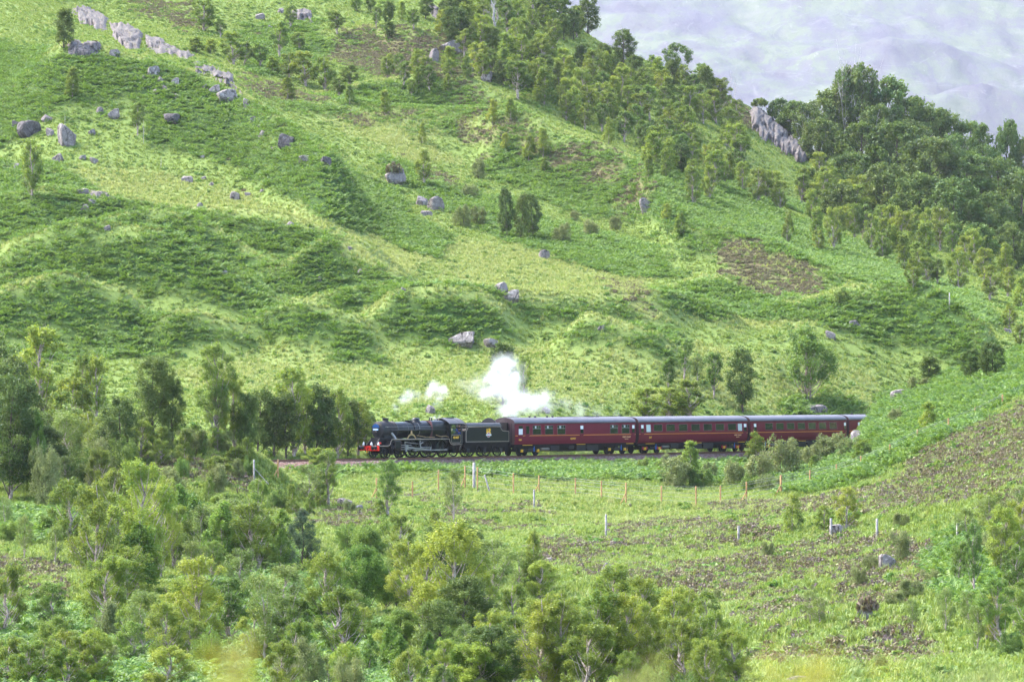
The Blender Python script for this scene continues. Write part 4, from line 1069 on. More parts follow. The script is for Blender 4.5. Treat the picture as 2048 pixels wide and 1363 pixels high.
# ---------------------------------------------------------------- coaches
def coach(name, s0, s1, label, kind, lay, words, roofbits):
    R = vehicle(name, s0, s1, label, 'railway coach', 'maroon coaches of the train')
    L = s1 - s0; a, b = .28, L - .28
    if kind == 1: half = [(1.32, 1.16), (1.385, 1.5), (1.41, 2.0), (1.41, 2.6), (1.38, 3.26)]
    else: half = [(1.06, 1.06), (1.24, 1.2), (1.36, 1.5), (1.41, 1.95), (1.41, 2.4), (1.36, 3.26)]
    def yat(z): return float(np.interp(z, [h[1] for h in half], [h[0] for h in half]))
    body = MB().prism_x([(y, z) for y, z in half] + [(-y, z) for y, z in half[::-1]], a, b, False).part('body', M['maroon'], R)
    ra = half[-1][0] + .03
    arc = [(ra * math.cos(t), 3.24 + .62 * math.sin(t) ** .85) for t in np.linspace(0, math.pi, 19)]
    rf = MB().prism_x(arc, a - .04, b + .04, True).part('roof', M['roof'], R)
    for sg in (-1, 1):
        MB().box(a, b, sg * ra - .02, sg * ra + .02, 3.215, 3.245).part('gutter', M['maroon'], R)
        y = sg * (yat(2.03) + .004)
        MB().box(a + .02, b - .02, min(y, y - sg * .01), max(y, y - sg * .01), 2.0, 2.065).part('lining', M['orange'], body)
        for it in lay:
            k, x, w = it[0], it[1], it[2]
            def pane(x0, x1, z0, z1, d, mat, nm, par):
                m_ = MB(); zz = [z0] + [h[1] for h in half if z0 + .01 < h[1] < z1 - .01] + [z1]
                for z_a, z_b in zip(zz[:-1], zz[1:]):
                    q = [(x0, z_a), (x1, z_a), (x1, z_b), (x0, z_b)]
                    vs = [(px, sg * (yat(pz) + d), pz) for px, pz in q] + [(px, sg * (yat(pz) - .02), pz) for px, pz in q]
                    m_._add(vs, [(0, 1, 2, 3), (7, 6, 5, 4), (0, 4, 5, 1), (1, 5, 6, 2), (2, 6, 7, 3), (3, 7, 4, 0)])
                return m_.part(nm, mat, par)
            def win(x0, x1, z0, z1, mat, nm='window', frame=True):
                f = MB(); t = .035
                for q in ((x0 - t, x1 + t, z0 - t, z0), (x0 - t, x1 + t, z1, z1 + t), (x0 - t, x0, z0, z1), (x1, x1 + t, z0, z1)) if frame else ():
                    pq = [(q[0], q[2]), (q[1], q[2]), (q[1], q[3]), (q[0], q[3])]
                    vs = [(px, sg * (yat(pz) + .018), pz) for px, pz in pq] + [(px, sg * (yat(pz) - .02), pz) for px, pz in pq]
                    f._add(vs, [(0, 1, 2, 3), (7, 6, 5, 4), (0, 4, 5, 1), (1, 5, 6, 2), (2, 6, 7, 3), (3, 7, 4, 0)])
                fo = f.part(nm, M['winframe'], R)
                pane(x0, x1, z0, z1, .006, mat, 'pane', fo)
                return fo
            if k == 'W':                       # window with sliding ventilators above
                fo = win(x, x + w, 2.14, 3.02, M['glass'])
                MB().box(x, x + w, sg * yat(2.75) - .02, sg * yat(2.75) + .022, 2.70, 2.745).part('transom', M['steel'], fo)
                for q in (.25, .5, .75): MB().box(x + w * q - .02, x + w * q + .02, sg * yat(2.9) - .02, sg * yat(2.9) + .022, 2.745, 3.02).part('ventilator_bar', M['steel'], fo)
                pane(x + w * .30, x + w * .42, 2.76, 2.98, .012, M['plush'], 'blind', fo)
            elif k == 'P':                     # plain picture window
                win(x, x + w, 2.33, 3.0, M['glass'])
            elif k == 'T':
                fo = win(x, x + w, 2.25, 3.0, M['toilet_glass'], 'toilet_window')
            elif k in 'DBN':                   # doors
                m_ = MB(); z0, z1 = 1.2, 3.2; x0, x1 = x - .12, x + w + .12
                zs = [z for z in (1.2, 1.5, 1.95, 2.4, 3.2)]
                for z_a, z_b in zip(zs[:-1], zs[1:]):
                    q = [(x0, z_a), (x1, z_a), (x1, z_b), (x0, z_b)]
                    vs = [(px, sg * (yat(pz) + .010), pz) for px, pz in q] + [(px, sg * (yat(pz) - .02), pz) for px, pz in q]
                    m_._add(vs, [(0, 1, 2, 3), (0, 4, 5, 1), (1, 5, 6, 2), (2, 6, 7, 3), (3, 7, 4, 0)])
                d_ = m_.part('door', M['maroon'], R)
                MB().box(x1 - .1, x1 - .02, sg * yat(2.0) - .03, sg * yat(2.0) + .06, 1.98, 2.04).part('handle', M['brass'], d_)
                if k == 'B':
                    pane(x, x + w, 2.14, 2.72, .016, M['plush'], 'blind', d_); pane(x, x + w, 2.75, 3.02, .016, M['glass'], 'pane', d_)
                elif k == 'N': pane(x, x + w, 2.2, 3.0, .016, M['glass'], 'pane', d_)
                else:
                    pane(x, x + w, 2.2, 2.62, .016, M['glass'], 'pane', d_); pane(x + .02, x + w - .02, 2.63, 2.98, .016, M['white'], 'blind', d_)
        if sg < 0:
            for body_t, size, x, z, mat in words: text(body_t, size, body, (x, -(yat(z) + .012), z), M[mat], 'lettering', size * .03, 1.1)
    # ends: gangway and steps
    for x0, x1, sx in ((.02, a, -1), (b, L - .02, 1)):
        gw = MB().box(x0, x1, -.55, .55, 1.2, 3.35, .06).part('gangway', M['under'], R)
        xe = a - .006 if sx < 0 else b + .001
        MB().prism_x([(y * .99, z + .005) for y, z in half[:-1]] + [(y * .97, z - .02) for y, z in arc] + [(-y * .99, z + .005) for y, z in half[:-1][::-1]], xe - (.042 if sx < 0 else -.042), xe + .005 + (.042 if sx > 0 else -.042)).part('end_panel', M['maroon_dark'], R)
        er = MB(); 
        for t in np.linspace(.25, math.pi - .25, 9): pass
        for y in (-1.0, 1.0): er.tube([(xe + sx * .05, y, 1.3), (xe + sx * .05, y, 3.3)], .025, 6)
        er.part('end_pipe', M['under'], R)
        for y in (-.87, .87): MB().lathe([(.11, 0), (.11, .25), (.21, .26), (.21, .3), (.001, .3)], 'x', (0 if sx > 0 else 0, y, 1.03), 12).part('buffer', M['under'], R).location = (b if sx > 0 else a - .3, 0, 0)
    # underframe
    MB().box(a + .05, b - .05, -1.16, 1.16, .80, 1.155 if kind == 1 else 1.055).box(a + 4.6, b - 4.6, -.8, .8, .50, .80).part('underframe', M['under'], R)
    tr = MB()
    for sg in (-1, 1): tr.tube([(5.4, sg * 1.1, .98), (7.4, sg * 1.1, .42), (L - 7.4, sg * 1.1, .42), (L - 5.4, sg * 1.1, .98)], .05, 6)
    tr.part('truss', M['under'], R)
    for x0, x1, z0 in ((9.2, 10.0, .62), (10.4, 11.85, .42), (12.15, 13.95, .40), (6.2, 7.6, .5)):
        MB().box(x0, x1, -1.18, -.4, z0, .98, .03).part('battery_box', M['smoke_black'], R)
        MB().box(x0, x1, .4, 1.18, z0, .98, .03).part('battery_box', M['under'], R)
    MB().lathe([(.001, 0), (.2, .02), (.2, 1.2), (.001, 1.22)], 'x', (5.0, -.9, .72), 14).part('vacuum_tank', M['steel'], R)
    for x0, x1 in ((1.65, 3.05), (10.3, 11.6), (18.5, 19.6)):
        for sg in (-1, 1): MB().box(x0, x1, sg * 1.30 - .07, sg * 1.30 + .07, 1.05 if kind == 1 else 1.0, 1.10 if kind == 1 else 1.05).part('step_board', M['yellow'], R)
    for xc in (3.0, L - 3.0):
        B = MB()
        for sg in (-1, 1):
            B.prism_y([(xc - 1.75, .62), (xc - 1.55, .82), (xc - .6, .78), (xc - .45, .66), (xc + .45, .66), (xc + .6, .78), (xc + 1.55, .82), (xc + 1.75, .62), (xc + 1.5, .5), (xc + .7, .5), (xc + .5, .36), (xc - .5, .36), (xc - .7, .5), (xc - 1.5, .5)], sg * 1.02 - .04, sg * 1.02 + .04)
        B.box(xc - .3, xc + .3, -1.0, 1.0, .5, .9)
        bo = B.part('bogie', M['under'], R)
        for dx in (-1.28, 1.28):
            wheelset(bo, xc + dx, .46, WH_COACH)
            for sg in (-1, 1):
                MB().box(xc + dx - .15, xc + dx + .15, sg * 1.07 - .08, sg * 1.07 + .08, .36, .64, .02).lathe([(.12, 0), (.10, sg * .03), (.001, sg * .035)], 'y', (xc + dx, sg * 1.15, .50), 12).part('axle_box', M['yellow'] if sg else M['under'], bo)
                cs = MB()
                for e in (-.32, .32): cs.lathe([(.09, .42), (.09, .7)], 'z', (xc + dx + e, sg * 1.06, 0), 8)
                cs.part('coil_spring', M['crimson'] if kind == 2 else M['smoke_black'], bo)
        MB().box(xc + .55, xc + .63, -1.18, -1.1, .4, .95).part('damper', M['blue_pipe'], bo)
        MB().tube([(xc - .7, -1.12, .45), (xc + .7, -1.12, .45)], .03, 6).box(xc - .45, xc + .45, -1.16, -1.06, .52, .72).part('bolster_spring', M['smoke_black'], bo)
    for bt in roofbits:
        if bt[0] == 'v': MB().lathe([(.10, 3.78), (.10, 3.93), (.16, 3.94), (.14, 4.0), (.001, 4.0)], 'z', (bt[1], bt[2], 0), 10).part('roof_vent', M['smoke_black'], rf)
        elif bt[0] == 'b': MB().box(bt[1], bt[2], bt[3] - .05, bt[3] + .05, bt[4], bt[4] + .06).part('roof_bar', M['smoke_black'], rf)
        elif bt[0] == 'h': MB().box(bt[1], bt[2], -.3, .3, 3.82, 3.95, .03).part('roof_hatch', M['smoke_black'], rf)
    return R
M['winframe'] = paint('window frame', (.20, .085, .095), .5, .4, .2)
K = 1.24 / 1.52
xs = lambda z: .28 + (z - 155) / 62.5
mk1 = [('B', xs(190), .62), ('N', xs(263), .50), ('W', xs(330), 1.25), ('W', xs(452), 1.25), ('W', xs(575), 1.25), ('D', xs(808), .48), ('W', xs(1115), 1.25), ('W', xs(1237), 1.25), ('D', xs(1343), .42)]
coach('railway_coach', 19.4, 39.6, 'maroon buffet coach directly behind the tender with ventilator windows', 1, mk1,
      [('1861', .24, 1.1, 1.62, 'gold'), ('BUFFET', .235, xs(735), 1.66, 'gold'), ('WEST COAST', .205, xs(1293) - .1, 1.76, 'peach'), ('RAILWAYS', .115, xs(1293) - .1, 1.55, 'peach')],
      [('v', 4.0, -.2), ('v', 4.9, -.2), ('v', 6.8, -.2), ('v', 7.7, -.2), ('b', 8.9, 19.4, .15, 3.86), ('b', 10.3, 11.6, -.75, 3.72), ('b', .4, 2.4, .2, 3.86), ('b', .3, 2.6, -.95, 3.62), ('h', 13.4, 14.3), ('h', 14.6, 15.2)])
x2 = lambda p: .28 + (p - 1280.3) / 214 * 19.84
mk2 = [('D', x2(1284), .45), ('T', x2(1294), .75)] + [('P', x2(1308.3 + 24.35 * k), 1.5) for k in range(7)] + [('T', x2(1474.5), .75), ('D', x2(1486.5), .5)]
coach('railway_coach', 39.6, 60.0, 'second maroon coach with seven picture windows and a white window near each end', 2, mk2,
      [('347', .28, x2(1302), 1.66, 'gold'), ('WEST COAST', .20, x2(1474.5), 1.78, 'peach'), ('RAILWAYS', .115, x2(1474.5), 1.58, 'peach')], [('b', 17.5, 19.5, -.7, 3.68)])
x3 = lambda p: .28 + (p - 1500) / 187.5 * 19.84
mk3 = [('D', x3(1506), .5)] + [('P', x3(1527.6 + 20.9 * k), 1.5) for k in range(7)] + [('D', x3(1682), .45)]
coach('railway_coach', 60.0, 80.4, 'third maroon coach with seven windows, partly behind the trackside bushes', 2, mk3, [('WEST COAST', .20, x3(1673), 1.78, 'peach'), ('RAILWAYS', .115, x3(1673), 1.58, 'peach')], [('b', 1.2, 3.6, -.7, 3.68), ('b', 15.5, 16.2, -.3, 3.85)])
mk4 = [('D', 2.2, .45), ('W', 4.9, 1.35), ('W', 7.3, 1.35), ('W', 9.7, 1.35), ('W', 12.1, 1.35), ('W', 14.5, 1.35), ('D', 17.5, .45)]
coach('railway_coach', 80.4, 100.6, 'last visible maroon coach disappearing behind the grassy bank', 1, mk4, [], [('v', 3.0, -.2), ('v', 8.0, -.2), ('v', 8.8, -.2)])

# ---------------------------------------------------------------- the crew
def person(x, y, z, rz, label, top, pose):
    R = empty('person', (0, 0, 0)); tag(R, label, 'person')
    me = bpy.data.meshes.new('body')
    J = {'pel': (0, 0, .95), 'wai': (0, 0, 1.12), 'che': (.02, 0, 1.34), 'nec': (.03, 0, 1.50), 'hea': (.05, 0, 1.60), 'top': (.05, 0, 1.73),
         'shl': (0, .19, 1.42), 'ell': (.12, .26, 1.17), 'hal': (.36, .22, 1.15), 'fil': (.44, .21, 1.14), 'shr': (0, -.19, 1.42), 'elr': (.10, -.27, 1.17), 'har': (.33, -.24, 1.14), 'fir': (.42, -.23, 1.13),
         'hil': (0, .10, .90), 'knl': (.04, .11, .50), 'anl': (0, .11, .09), 'tol': (.17, .12, .04), 'hir': (0, -.10, .90), 'knr': (.04, -.11, .50), 'anr': (0, -.11, .09), 'tor': (.17, -.12, .04)}
    J.update(pose)
    rad = dict(pel=.15, wai=.13, che=.155, nec=.055, hea=.095, top=.07, shl=.075, ell=.05, hal=.035, fil=.03, shr=.075, elr=.05, har=.035, fir=.03, hil=.09, knl=.06, anl=.045, tol=.04, hir=.09, knr=.06, anr=.045, tor=.04)
    E = [('pel', 'wai'), ('wai', 'che'), ('che', 'nec'), ('nec', 'hea'), ('hea', 'top'), ('che', 'shl'), ('shl', 'ell'), ('ell', 'hal'), ('hal', 'fil'), ('che', 'shr'), ('shr', 'elr'), ('elr', 'har'), ('har', 'fir'),
         ('pel', 'hil'), ('hil', 'knl'), ('knl', 'anl'), ('anl', 'tol'), ('pel', 'hir'), ('hir', 'knr'), ('knr', 'anr'), ('anr', 'tor')]
    nm = list(J); me.from_pydata([J[k] for k in nm], [(nm.index(a), nm.index(b)) for a, b in E], [])
    o = link(bpy.data.objects.new('body', me))
    md = o.modifiers.new('skin', 'SKIN'); md.use_smooth_shade = True
    sv = me.skin_vertices[0].data
    for k, n_ in enumerate(nm):
        sv[k].radius = (rad[n_], rad[n_]); sv[k].use_root = (n_ == 'pel')
    o.modifiers.new('sub', 'SUBSURF').levels = 1
    bpy.context.view_layer.update()
    dg = bpy.context.evaluated_depsgraph_get()
    m2 = bpy.data.meshes.new_from_object(o.evaluated_get(dg)); bpy.data.objects.remove(o)
    m2.materials.clear()
    for q in (M['skin'], top, M['cloth_blue']): m2.materials.append(q)
    for p in m2.polygons:
        c = p.center
        arm = abs(c.y) > .17 and c.z > 1.0 and c.x > .22
        p.material_index = 0 if c.z > 1.475 or arm else (1 if c.z > .98 else 2)
        p.use_smooth = True
    b = put('body', m2, R)
    MB().ellipsoid((.02, 0, 1.66), (.115, .10, .10), 12, 8, -.1).part('cap', M['hair'], R)
    R.parent = None
    R.matrix_world = LOCO.matrix_basis @ Matrix.Translation((x, y, z)) @ Matrix.Rotation(rz, 4, 'Z')
    return R
bpy.context.view_layer.update()
person(11.78, -.86, 1.36, math.radians(-100), 'engine driver in blue jacket leaning at the open cab window', M['cloth_blue'], {'har': (.30, -.30, 1.12), 'nec': (.05, 0, 1.5), 'hea': (.09, 0, 1.6), 'top': (.10, 0, 1.72)})
person(12.45, -.80, 1.50, math.radians(-95), 'fireman in dark clothes standing in the cab doorway holding the handrail', M['under'], {'elr': (.2, -.25, 1.2), 'har': (.42, -.2, 1.28), 'fir': (.47, -.19, 1.3)})

# ================================================================ trees
def leaf_quads(C, size, r, upb=0.35, asp=0.72):
    n = len(C)
    u = r.normal(size=(n, 3)); u /= np.linalg.norm(u, axis=1)[:, None]
    nn = r.normal(size=(n, 3)); nn[:, 2] += upb * 2; nn /= np.linalg.norm(nn, axis=1)[:, None]
    w = np.cross(nn, u); w /= np.linalg.norm(w, axis=1)[:, None] + 1e-9
    u = np.cross(w, nn)
    s = size * r.uniform(.6, 1.35, (n, 1))
    V = np.stack([C + u * s * .55, C + w * s * .5 * asp, C - u * s * .55, C - w * s * .5 * asp], 1).reshape(-1, 3)
    return V, np.arange(4 * n).reshape(n, 4)

def gen_tree(seed, Ht, R, cb, shape, nbr, nleaf, leaf, lmat, bmat, stems=1, up=0.75, droop=0.25, tr=0.09, sig=0.22, spread=0.25, bare=0.0, limb=0.35, asp=.72, lobe=.36, gap=0.0, lean=0.06, tops=True):
    r = np.random.default_rng(seed)
    wood = MB(); P = []; W = []
    ends = []
    for k in range(stems):
        a0 = r.uniform(0, 6.28) + 2 * math.pi * k / stems
        sp = spread * R * (0 if stems == 1 else r.uniform(.5, 1.0))
        hs = Ht * (1.0 if k == 0 else r.uniform(.72, .98))
        base = np.array([math.cos(a0) * .12 * (stems > 1), math.sin(a0) * .12 * (stems > 1), -0.15])
        top = np.array([math.cos(a0) * sp + r.normal(0, lean * Ht * .4), math.sin(a0) * sp + r.normal(0, lean * Ht * .4), hs])
        n = 9; pts = []
        wob = r.normal(0, .018 * Ht, (n, 3)); wob[0] = 0
        for i in range(n):
            t = i / (n - 1)
            pts.append(base + (top - base) * np.array([t ** 1.1, t ** 1.1, t]) + wob[i] * np.array([1, 1, 0]) * (t * (1.2 - t) * 2))
        pts = np.array(pts)
        rad = tr * (0.75 if stems > 2 else 1.0) * (1 - .88 * np.linspace(0, 1, n)) * (1.15 if k == 0 else .85)
        wood.tube([tuple(q) for q in pts], list(np.maximum(rad, .012)), 7)
        zz = np.linspace(0, 1, n)
        nb = max(3, nbr // stems)
        for b in range(nb):
            t = ((b + r.uniform(0, 1)) / nb) ** .92
            zc = cb + (1 - cb) * t
            az = 2.399 * b + r.normal(0, .6) + a0
            if stems > 1 and r.uniform() < .65: az = a0 + r.normal(0, 1.1)
            env = R * shape(t) * (1 if stems == 1 else .8)
            rl = R * lobe * r.uniform(.7, 1.25) * (.55 + .45 * min(1, env / R))
            rad_ = max(0, env - rl * .62) * r.uniform(.12, 1.0) ** .5
            ax_ = np.array([np.interp(min(1, zc), zz, pts[:, c]) for c in range(3)])
            ctr = ax_ + np.array([math.cos(az) * rad_, math.sin(az) * rad_, 0])
            zb = max(.04, zc - (.16 + .55 * rad_ / Ht * up))
            p0 = np.array([np.interp(zb, zz, pts[:, c]) for c in range(3)])
            mid = (p0 + ctr) / 2 + np.array([math.cos(az) * .12 * rad_, math.sin(az) * .12 * rad_, -.06 * rad_])
            q = [p0, mid, ctr, ctr + (ctr - mid) * .6 + np.array([0, 0, .25 * rl])]
            if bare or r.uniform() < limb:
                r0 = max(.012, tr * .45 * (1 - .75 * t))
                wood.tube([tuple(x) for x in q], [r0, r0 * .7, r0 * .42, r0 * .15], 5)
                if bare:
                    for _ in range(5):
                        i = int(r.integers(1, 3)); dd = (q[i + 1] - q[i]) / (np.linalg.norm(q[i + 1] - q[i]) + 1e-6) + r.normal(0, .6, 3); ll = R * r.uniform(.15, .38)
                        e1 = q[i] + dd * ll * .5 + np.array([0, 0, .08 * ll]); e2 = e1 + dd * ll * .5 + r.normal(0, .12, 3) * ll + np.array([0, 0, .2 * ll])
                        wood.tube([tuple(q[i]), tuple(e1), tuple(e2)], [r0 * .45, r0 * .3, .010], 4)
                        wood.tube([tuple(e1), tuple(e1 + r.normal(0, .3, 3) * ll + np.array([0, 0, .2 * ll]))], [r0 * .25, .008], 4)
            if r.uniform() < gap: continue
            P.append((*ctr, rl)); W.append(rl ** 2)
        if tops:
            for c in range(2):
                rl = R * lobe * .85; P.append((*(pts[-1] + np.array([r.normal(0, .12 * R), r.normal(0, .12 * R), -rl * (1.0 + .9 * c)])), rl)); W.append(rl ** 2)
    tm = wood.mesh('trunk', bmat)
    if nleaf <= 0: return tm, None
    P = np.array(P); W = np.array(W); W /= W.sum()
    ci = r.choice(len(P), nleaf, p=W)
    ct = r.uniform(0, 1, len(P))
    d = r.normal(size=(nleaf, 3)); d /= np.linalg.norm(d, axis=1)[:, None]
    rr = r.uniform(.45, 1.06, nleaf) ** .7
    # twigs: leaves gather in little sprays, some hang below the lobe
    tw = 24; tdir = r.normal(size=(len(P), tw, 3)); tdir /= np.linalg.norm(tdir, axis=2)[:, :, None]
    k_ = r.integers(0, tw, nleaf); td = tdir[ci, k_]
    dd = td * .74 + d * .36
    C = P[ci, :3] + dd * (P[ci, 3] * rr)[:, None] * np.array([1, 1, 1.12])
    C[:, 2] -= droop * P[ci, 3] * np.abs(r.normal(0, .55, nleaf)) * (np.hypot(dd[:, 0], dd[:, 1]))
    keep = C[:, 2] > .05
    C = C[keep]; ci = ci[keep]
    V, Q = leaf_quads(C, leaf, r, asp=asp)
    tint = np.clip(.62 * ct[ci] + .38 * r.uniform(0, 1, len(C)), 0, 1)
    cm = np_mesh('crown', V, Q, [lmat], False, {'tint': np.repeat(tint, 4)})
    return tm, cm

M['birch_leaf'] = leaf_mat('birch leaves', (.060, .118, .017), (.138, .213, .027), (.295, .345, .046), 0.38, 0.02, 3.5, rvar=.62)
M['green_leaf'] = leaf_mat('green birch leaves', (.050, .102, .018), (.104, .182, .031), (.21, .29, .048), 0.36, 0.02, 3.5, rvar=.6)
M['dark_leaf'] = leaf_mat('dark leaves', (.034, .068, .014), (.072, .120, .024), (.145, .20, .036), 0.30, 0.015, 3.5, rvar=.5)
M['willow_leaf'] = leaf_mat('grey willow leaves', (.085, .115, .034), (.155, .19, .06), (.25, .28, .10), 0.32, 0.015, 3.0)
M['rowan_leaf'] = leaf_mat('rowan leaves', (.048, .10, .014), (.098, .188, .024), (.19, .29, .042), 0.36, 0.01, 3.0)
M['oak_leaf'] = leaf_mat('oak leaves', (.036, .075, .015), (.080, .138, .026), (.165, .225, .042), 0.30, 0.02, 8.0)
M['oak_light'] = leaf_mat('light oak leaves', (.04, .085, .018), (.085, .15, .03), (.17, .235, .05), 0.32, 0.02, 8.0)
M['pine_leaf'] = leaf_mat('pine needles', (.03, .06, .03), (.06, .105, .05), (.12, .175, .07), 0.15, 0.01, 3.0)
M['sparse_leaf'] = leaf_mat('sparse leaves', (.075, .112, .026), (.135, .195, .042), (.22, .285, .065), 0.34, 0.015, 3.5)
def bark(name, a, b, c):
    g = N(name); p = g.objco()
    mp = g.n('Mapping'); g.l(p, mp.inputs['Vector']); mp.inputs['Scale'].default_value = (3, 3, 1.2)
    n = g.noise(2.2, 4, .7, mp.outputs[0])
    g.bsdf(g.ramp(n, [(.36, c), (.5, b), (.66, a)]), .85, bump=n, bstr=.3, bdist=.03, spec=.2); return g.m
M['birch_bark'] = bark('birch bark', (.50, .43, .39), (.36, .28, .24), (.07, .055, .05))
M['dark_bark'] = bark('dark bark', (.14, .11, .09), (.085, .065, .055), (.03, .024, .02))
M['dead_wood'] = bark('bleached dead wood', (.58, .54, .52), (.45, .40, .39), (.20, .17, .16))

oval = lambda t: math.sin(math.pi * (.16 + .72 * t)) ** .62
cone = lambda t: (1.08 - t) ** .45 * min(1, .62 + 2.0 * t)
roundc = lambda t: math.sqrt(max(.02, 1 - (1.75 * t - .78) ** 2)) if t < 1 else .2
dome = lambda t: math.sqrt(max(.03, 1 - t ** 1.7))
column = lambda t: max(.18, (1 - t ** 3) * min(1, .5 + 1.8 * t))
PROTO = {}
def proto(kind, detail, variants, eff, **kw):
    """detail 'n' near: many small leaves; 'f' far: fewer, larger"""
    out = []
    for v_ in range(variants):
        k = dict(kw)
        if detail == 'f':
            k['nleaf'] = int(k['nleaf'] * .6); k['leaf'] = k['leaf'] * 1.4
        elif kind not in ('oak',):
            k['nleaf'] = int(k['nleaf'] * 1.55); k['leaf'] = k['leaf'] * .80
        out.append(gen_tree(hash_(kind, v_, detail), **k))
    PROTO[(kind, detail)] = (out, kw['Ht'], eff * kw['R'])
def hash_(*a):
    h = 17
    for x in a:
        for c in str(x): h = (h * 131 + ord(c)) % 1000003
    return h
BL, GL_, DL, WL, RL, OL = (M[k] for k in ('birch_leaf', 'green_leaf', 'dark_leaf', 'willow_leaf', 'rowan_leaf', 'oak_leaf'))
BB, DB, DW = M['birch_bark'], M['dark_bark'], M['dead_wood']
for d_ in 'nf':
    proto('birch', d_, 5, .90, Ht=8, R=1.75, cb=.20, shape=oval, nbr=46, nleaf=11500, leaf=.118, lmat=BL, bmat=BB, up=1.0, droop=.6, tr=.135, lobe=.30, limb=.65, gap=.16)
    proto('tall_birch', d_, 4, .90, Ht=8, R=1.5, cb=.34, shape=oval, nbr=36, nleaf=8500, leaf=.118, lmat=GL_, bmat=BB, up=1.0, droop=.6, tr=.13, lobe=.32, limb=.7, gap=.14)
    proto('dark_birch', d_, 4, .90, Ht=8, R=1.9, cb=.18, shape=oval, nbr=50, nleaf=15000, leaf=.125, lmat=DL, bmat=DB, up=.9, droop=.4, tr=.10, lobe=.32, limb=.4)
    proto('multi_birch', d_, 2, .80, Ht=8, R=2.9, cb=.30, shape=roundc, nbr=64, nleaf=16000, leaf=.125, lmat=GL_, bmat=BB, stems=4, up=1.0, droop=.5, tr=.12, lobe=.26, limb=.6, gap=.05)
    proto('young_birch', d_, 4, .90, Ht=5, R=1.2, cb=.14, shape=cone, nbr=34, nleaf=7000, leaf=.100, lmat=BL, bmat=BB, up=1.0, droop=.3, tr=.055, lobe=.36)
    proto('willow', d_, 3, 1.0, Ht=3.4, R=2.0, cb=.12, shape=dome, nbr=46, nleaf=10500, leaf=.100, lmat=WL, bmat=DB, stems=5, up=.9, droop=.2, tr=.05, spread=.6, lobe=.30)
    proto('bush', d_, 3, 1.0, Ht=3.0, R=1.9, cb=.12, shape=dome, nbr=46, nleaf=10500, leaf=.105, lmat=GL_, bmat=DB, stems=5, up=.85, droop=.15, tr=.05, spread=.6, lobe=.30)
    proto('sparse', d_, 4, .90, Ht=6, R=1.3, cb=.32, shape=oval, nbr=26, nleaf=4200, leaf=.105, lmat=M['sparse_leaf'], bmat=BB, up=1.0, droop=.6, tr=.07, lobe=.36, limb=.85, gap=.1)
proto('rowan', 'n', 2, 1.0, Ht=6, R=2.75, cb=.32, shape=roundc, nbr=54, nleaf=17000, leaf=.145, lmat=RL, bmat=DB, up=.8, droop=.15, tr=.12, lobe=.28, limb=.6)
proto('rowan_sapling', 'n', 4, 1.0, Ht=5, R=1.35, cb=.25, shape=column, nbr=28, nleaf=5200, leaf=.135, lmat=RL, bmat=BB, up=1.0, droop=.2, tr=.055, lobe=.34, limb=.7, gap=.08)
proto('pine', 'n', 1, 1.0, Ht=7, R=2.2, cb=.25, shape=dome, nbr=50, nleaf=16000, leaf=.19, lmat=M['pine_leaf'], bmat=DB, up=.6, droop=-.1, tr=.10, asp=.2, lobe=.26, limb=.6)
proto('oak', 'f', 5, .95, Ht=12, R=6.0, cb=.12, shape=roundc, nbr=52, nleaf=19000, leaf=.30, lmat=OL, bmat=DB, up=.8, droop=.1, tr=.30, limb=.55, gap=.06, lean=.15, lobe=.24)
proto('airy_oak', 'f', 3, .95, Ht=12, R=5.2, cb=.16, shape=roundc, nbr=38, nleaf=11000, leaf=.28, lmat=M['oak_light'], bmat=DW, up=.9, droop=.1, tr=.22, limb=.9, gap=.12, lean=.15, lobe=.24)
proto('half_dead', 'f', 1, 1.0, Ht=12, R=6.0, cb=.22, shape=roundc, nbr=30, nleaf=5000, leaf=.28, lmat=M['oak_light'], bmat=DW, stems=3, spread=.5, up=1.0, droop=0, tr=.30, limb=1.0, bare=1.0, gap=.6, lobe=.22)
proto('dead', 'f', 3, 1.0, Ht=7, R=2.2, cb=.35, shape=column, nbr=10, nleaf=0, leaf=.2, lmat=OL, bmat=DW, stems=2, spread=.5, up=1.1, droop=0, tr=.18, limb=1.0, bare=1.0)
proto('snag', 'f', 2, 1.0, Ht=6, R=1.2, cb=.4, shape=column, nbr=6, nleaf=0, leaf=.2, lmat=OL, bmat=DW, up=1.0, droop=0, tr=.11, limb=1.0, bare=1.0)
proto('flat_top', 'f', 1, 1.0, Ht=5, R=2.6, cb=.74, shape=lambda t: 1 - .4 * t, nbr=16, nleaf=5000, leaf=.2, lmat=OL, bmat=DB, up=.3, droop=.1, tr=.08, limb=.8, lobe=.28)

